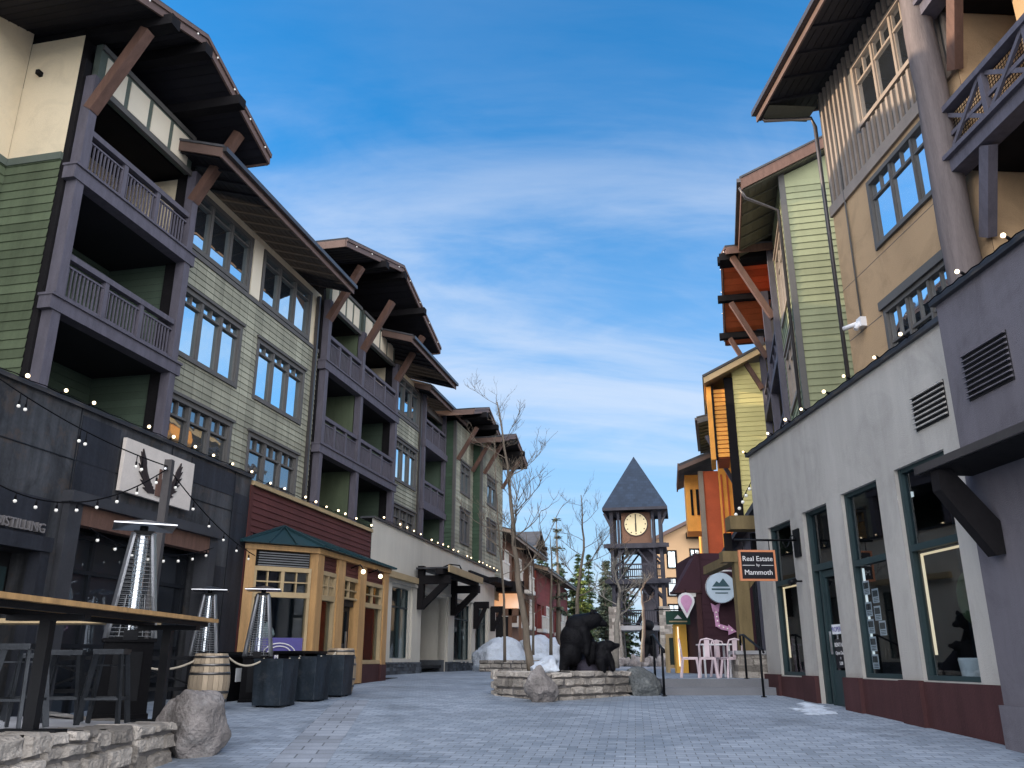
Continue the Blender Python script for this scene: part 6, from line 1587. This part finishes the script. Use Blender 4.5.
# ------------------------------------------------------------------ trees
def bare_tree(pts, r0, label, m='bark', spread=1.2, nb=14, t0=.3, seed=1, depth=3, group=None, name='bare_tree'):
    r_ = random.Random(seed); pts = [Vector(p) for p in pts]
    t = thing(name, pts[0], label, 'tree', group)
    # resample
    P = []
    for a, b in zip(pts, pts[1:]):
        for i in range(5): P.append(a.lerp(b, i / 5) + Vector((r_.uniform(-1, 1), r_.uniform(-1, 1), 0)) * r0 * .25)
    P.append(pts[-1]); n = len(P)
    mb = MB(); mb.tube(P, [r0 * (1 - .9 * i / (n - 1)) + .006 for i in range(n)], 8); mb.build('trunk', m, t)
    cb = MB()
    def branch(p, d, ln, r, lev):
        k = 6; q = [p]; dd = d.copy()
        for i in range(k):
            dd = (dd + Vector((r_.uniform(-1, 1), r_.uniform(-1, 1), r_.uniform(-.35, .75))) * .2).normalized(); q.append(q[-1] + dd * ln / k)
        cb.tube(q, [r * (1 - .75 * i / k) + .0015 for i in range(k + 1)], 5 if lev == 0 else 4, cap=False)
        if lev < depth:
            for i in range(2, k + 1):
                for _ in range(2 if lev < 2 else 1):
                    if r_.random() < (.62 if lev == 0 else .38):
                        nd = (dd + Vector((r_.uniform(-1, 1), r_.uniform(-1, 1), r_.uniform(-.3, .9))) * .9).normalized(); branch(q[i], nd, ln * r_.uniform(.35, .6), r * .5, lev + 1)
    for i in range(nb):
        u = t0 + (1 - t0) * (i + r_.random()) / nb; x = u * (n - 1); j = min(int(x), n - 2); p = P[j].lerp(P[j + 1], x - j)
        a = i * 2.4 + r_.uniform(-.4, .4); d = Vector((math.cos(a), math.sin(a), r_.uniform(.15, .75))).normalized()
        branch(p, d, spread * (1.15 - .65 * u) * r_.uniform(.7, 1.15), r0 * (1 - .85 * u) * .36, 0)
    cb.build('crown', m, t); return t
bare_tree([at(532, 674, 18.6), at(521, 600, 18.5), at(514, 545, 18.3), at(509, 480, 18.2), at(497, 402, 18.)], .082, 'leaning bare tree rising out of the stone planter by the bears', spread=1.6, nb=13, seed=4, t0=.34)
bare_tree([at(616, 668, 21), at(617, 625, 21), at(620, 590, 21), at(612, 562, 21)], .08, 'short bare tree just right of the bear statue', m='bark_pale', spread=.75, nb=9, seed=9, t0=.4)
bare_tree([at(577, 655, 30), at(577, 600, 30), at(584, 550, 30), at(581, 495, 30)], .085, 'tall slim bare tree behind the bear statue', spread=1.7, nb=11, seed=12, t0=.35)
bare_tree([at(533, 655, 36), at(533, 610, 36), at(531, 560, 36)], .05, 'thin dark sapling in front of the tall snow bank', spread=1.1, nb=9, seed=15, t0=.4)
bare_tree([at(551, 655, 38), at(551, 600, 38), at(552, 560, 38), at(550, 535, 38)], .07, 'thin bare tree just left of the bear statue', spread=1.2, nb=8, seed=16, t0=.4)
bare_tree([at(505, 662, 34), at(504, 600, 34), at(498, 520, 34), at(494, 440, 34)], .06, 'thin bare tree by the end of the stucco row', spread=1.5, nb=9, seed=18, t0=.4)
bare_tree([at(642, 662, 50), at(644, 620, 50), at(641, 590, 50), at(650, 575, 50)], .12, 'gnarled pale bare tree in front of the clock tower', m='bark_pale', spread=.9, nb=8, seed=20, t0=.5)
def conifer(c, h, rad, label, m='needles', seed=0, sparse=1., base=.15, group='conifers beyond the street', dens=1.):
    r_ = random.Random(seed); c = Vector(c); t = thing('pine_tree', c, label, 'tree', group)
    mb = MB(); mb.tube([c, c + Vector((.1, 0, h * .5)), c + Vector((0, .1, h))], [h * .018 + .05, h * .011 + .03, .02], 7); mb.build('trunk', 'bark', t)
    cb = MB(); nl = int(h * 2.6 * sparse)
    for i in range(nl):
        u = base + (1 - base) * (i + r_.random()) / nl; z = h * u; rr = rad * (1 - u) ** .8 * r_.uniform(.6, 1.15) + .12
        for kx in range(max(3, int(7 * sparse * dens))):
            a = r_.uniform(0, 6.2832); d = Vector((math.cos(a), math.sin(a), 0)); L_ = rr * r_.uniform(.7, 1.1); n = max(3, int(L_ * 5))
            for j in range(n):
                f = (j + .6) / n; p = c + Vector((0, 0, z)) + d * L_ * f + Vector((0, 0, -.35 * L_ * f * f + .12 * L_ * f))
                for _ in range(3):
                    cb.r = r_.random(); s_ = .16 + .2 * (1 - f) * r_.random() + .1; q = p + Vector((r_.gauss(0, .12), r_.gauss(0, .12), r_.gauss(0, .07)))
                    v1 = (d * .6 + Vector((r_.uniform(-1, 1), r_.uniform(-1, 1), r_.uniform(-.6, .3)))).normalized() * s_; v2 = Vector((r_.uniform(-1, 1), r_.uniform(-1, 1), r_.uniform(-.4, .4))).normalized() * s_ * .45
                    cb.face([q - v1 * .3, q + v2, q + v1, q - v2])
    cb.build('crown', m, t); return t
conifer((4.0, 76, 1.1), 12.5, 1.9, 'tall sparse pine with bare gaps left of the bare trees', seed=2, sparse=.42, base=.3, m='needles_grey')
FT = [(3.4, 100, 12.5, 2.8), (6.2, 108, 11.5, 2.8), (8.9, 118, 11., 2.8), (7.4, 92, 9.8, 2.4), (10.6, 96, 11.2, 2.4), (11.5, 88, 9.4, 2.3), (5., 125, 14, 3), (12.2, 112, 12.5, 2.8), (1.5, 112, 13, 3), (10.2, 132, 16, 3.4), (14.5, 120, 13, 3.2), (4.9, 92, 9.6, 2.4), (6.2, 88, 8.2, 2.1), (9.2, 86, 8.0, 2.1), (7.7, 140, 15, 3.), (12.5, 140, 17, 3.2)]
for i, (x, y, h, r_) in enumerate(FT):
    pal = i == 3
    conifer((x, y, 1.1), h, r_, 'conifer above the bear, coloured yellow-green as if sunlit' if pal else 'dense dark conifer in the grove beyond the street', m='needles_sunlit' if pal else ('needles_grey' if i % 3 == 1 else 'needles'), seed=30 + i, base=.04, group=None if pal else 'conifers beyond the street', dens=1.2)
stonewall('low_wall', [(2.5, 62), (6.6, 64)], gz, 1.4, .5, 'stone retaining wall at the foot of the conifers', m='stone', rowh=(.2, .4), wid=(.4, .9))

# ------------------------------------------------------------------ sky, sun, camera
SUN_EL, SUN_AZ = 12., -87.         # azimuth measured clockwise from the view direction (+Y)
wd = bpy.data.worlds.new('World'); scn.world = wd; wd.use_nodes = True
nt = wd.node_tree; N = nt.nodes; Lk = nt.links; bg = N['Background']
sky = N.new('ShaderNodeTexSky'); sky.sky_type = 'NISHITA'; sky.sun_disc = False
sky.sun_elevation = R(SUN_EL); sky.sun_rotation = R(SUN_AZ); sky.air_density = 1.0; sky.dust_density = .5; sky.ozone_density = 2.5; sky.altitude = 300
tc = N.new('ShaderNodeTexCoord'); sx_ = N.new('ShaderNodeSeparateXYZ'); Lk.new(tc.outputs['Generated'], sx_.inputs[0])
zz = N.new('ShaderNodeMath'); zz.operation = 'MAXIMUM'; zz.inputs[1].default_value = .0; Lk.new(sx_.outputs['Z'], zz.inputs[0])
za = N.new('ShaderNodeMath'); za.operation = 'ADD'; za.inputs[1].default_value = .22; Lk.new(zz.outputs[0], za.inputs[0])
dx_ = N.new('ShaderNodeMath'); dx_.operation = 'DIVIDE'; Lk.new(sx_.outputs['X'], dx_.inputs[0]); Lk.new(za.outputs[0], dx_.inputs[1])
dy_ = N.new('ShaderNodeMath'); dy_.operation = 'DIVIDE'; Lk.new(sx_.outputs['Y'], dy_.inputs[0]); Lk.new(za.outputs[0], dy_.inputs[1])
cb_ = N.new('ShaderNodeCombineXYZ'); Lk.new(dx_.outputs[0], cb_.inputs[0]); Lk.new(dy_.outputs[0], cb_.inputs[1])
mp = N.new('ShaderNodeMapping'); mp.inputs['Rotation'].default_value = (0, 0, R(-52)); mp.inputs['Scale'].default_value = (.75, 2.0, 1); mp.inputs['Location'].default_value = (CLX, CLY, 0); Lk.new(cb_.outputs[0], mp.inputs['Vector'])
n1 = N.new('ShaderNodeTexNoise'); n1.inputs['Scale'].default_value = .75; n1.inputs['Detail'].default_value = 8; n1.inputs['Roughness'].default_value = .58; n1.inputs['Distortion'].default_value = .5; Lk.new(mp.outputs[0], n1.inputs['Vector'])
n2 = N.new('ShaderNodeTexNoise'); n2.inputs['Scale'].default_value = 3.2; n2.inputs['Detail'].default_value = 9; n2.inputs['Roughness'].default_value = .6; n2.inputs['Distortion'].default_value = .8; Lk.new(mp.outputs[0], n2.inputs['Vector'])
ma = N.new('ShaderNodeMath'); ma.operation = 'MULTIPLY_ADD'; ma.inputs[1].default_value = .22; Lk.new(n2.outputs['Fac'], ma.inputs[0]); Lk.new(n1.outputs['Fac'], ma.inputs[2])
cr_ = N.new('ShaderNodeMapRange'); cr_.interpolation_type = 'SMOOTHSTEP'; cr_.inputs[1].default_value = .53; cr_.inputs[2].default_value = .80; cr_.inputs[3].default_value = 0; cr_.inputs[4].default_value = .62; Lk.new(ma.outputs[0], cr_.inputs[0])
el_ = N.new('ShaderNodeMapRange'); el_.interpolation_type = 'SMOOTHSTEP'; el_.inputs[1].default_value = .66; el_.inputs[2].default_value = .40; el_.inputs[3].default_value = .12; el_.inputs[4].default_value = 1; Lk.new(zz.outputs[0], el_.inputs[0])
ce_ = N.new('ShaderNodeMath'); ce_.operation = 'MULTIPLY'; Lk.new(cr_.outputs[0], ce_.inputs[0]); Lk.new(el_.outputs[0], ce_.inputs[1])
# thicker towards the horizon
hz = N.new('ShaderNodeMapRange'); hz.inputs[1].default_value = .0; hz.inputs[2].default_value = .55; hz.inputs[3].default_value = .88; hz.inputs[4].default_value = 0; Lk.new(zz.outputs[0], hz.inputs[0])
hm = N.new('ShaderNodeMixRGB'); hm.inputs[2].default_value = (1.25, 1.75, 2.6, 1); Lk.new(hz.outputs[0], hm.inputs[0])
mix = N.new('ShaderNodeMixRGB'); mix.inputs[2].default_value = (2.3, 2.5, 2.85, 1); Lk.new(ce_.outputs[0], mix.inputs[0])
hs_ = N.new('ShaderNodeHueSaturation'); hs_.inputs['Saturation'].default_value = 1.36; Lk.new(sky.outputs[0], hs_.inputs['Color'])
Lk.new(hs_.outputs[0], hm.inputs[1]); Lk.new(hm.outputs[0], mix.inputs[1])
# unseen bright cloud deck, added behind the camera as fill for the street
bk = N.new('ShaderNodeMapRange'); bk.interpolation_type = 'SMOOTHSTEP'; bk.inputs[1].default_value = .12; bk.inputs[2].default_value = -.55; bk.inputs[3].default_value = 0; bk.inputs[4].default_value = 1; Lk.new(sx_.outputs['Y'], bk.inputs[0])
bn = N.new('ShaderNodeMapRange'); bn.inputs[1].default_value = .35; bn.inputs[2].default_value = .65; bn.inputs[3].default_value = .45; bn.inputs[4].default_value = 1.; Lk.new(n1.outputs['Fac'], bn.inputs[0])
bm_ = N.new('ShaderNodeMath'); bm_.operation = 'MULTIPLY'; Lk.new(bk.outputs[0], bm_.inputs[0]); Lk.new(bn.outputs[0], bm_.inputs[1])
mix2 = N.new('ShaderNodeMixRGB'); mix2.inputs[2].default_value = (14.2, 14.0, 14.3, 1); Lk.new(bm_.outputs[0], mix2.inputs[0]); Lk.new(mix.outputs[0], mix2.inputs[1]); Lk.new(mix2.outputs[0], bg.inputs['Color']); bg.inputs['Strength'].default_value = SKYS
sl = bpy.data.lights.new('Sun', 'SUN'); sl.energy = 2.4; sl.angle = R(.53); sl.color = (1, .80, .58)
so = bpy.data.objects.new('Sun', sl); COL.objects.link(so)
dv = Vector((math.sin(R(SUN_AZ)) * math.cos(R(SUN_EL)), math.cos(R(SUN_AZ)) * math.cos(R(SUN_EL)), math.sin(R(SUN_EL))))
so.rotation_euler = (-dv).to_track_quat('-Z', 'Y').to_euler(); so.location = dv * 60 + Vector((0, 20, 10))
cam = bpy.data.cameras.new('Camera'); co = bpy.data.objects.new('Camera', cam); COL.objects.link(co)
co.location = (0, 0, EYE); co.rotation_euler = (R(90) + PIT, 0, 0); cam.sensor_width = 36; cam.lens = 36 * FPX / 1024; cam.clip_end = 6000; cam.clip_start = .05
scn.camera = co
scn.view_settings.view_transform = 'Standard'; scn.view_settings.look = 'None'; scn.view_settings.exposure = EXPO; scn.view_settings.gamma = 1
scn.render.resolution_x, scn.render.resolution_y = 1024, 768
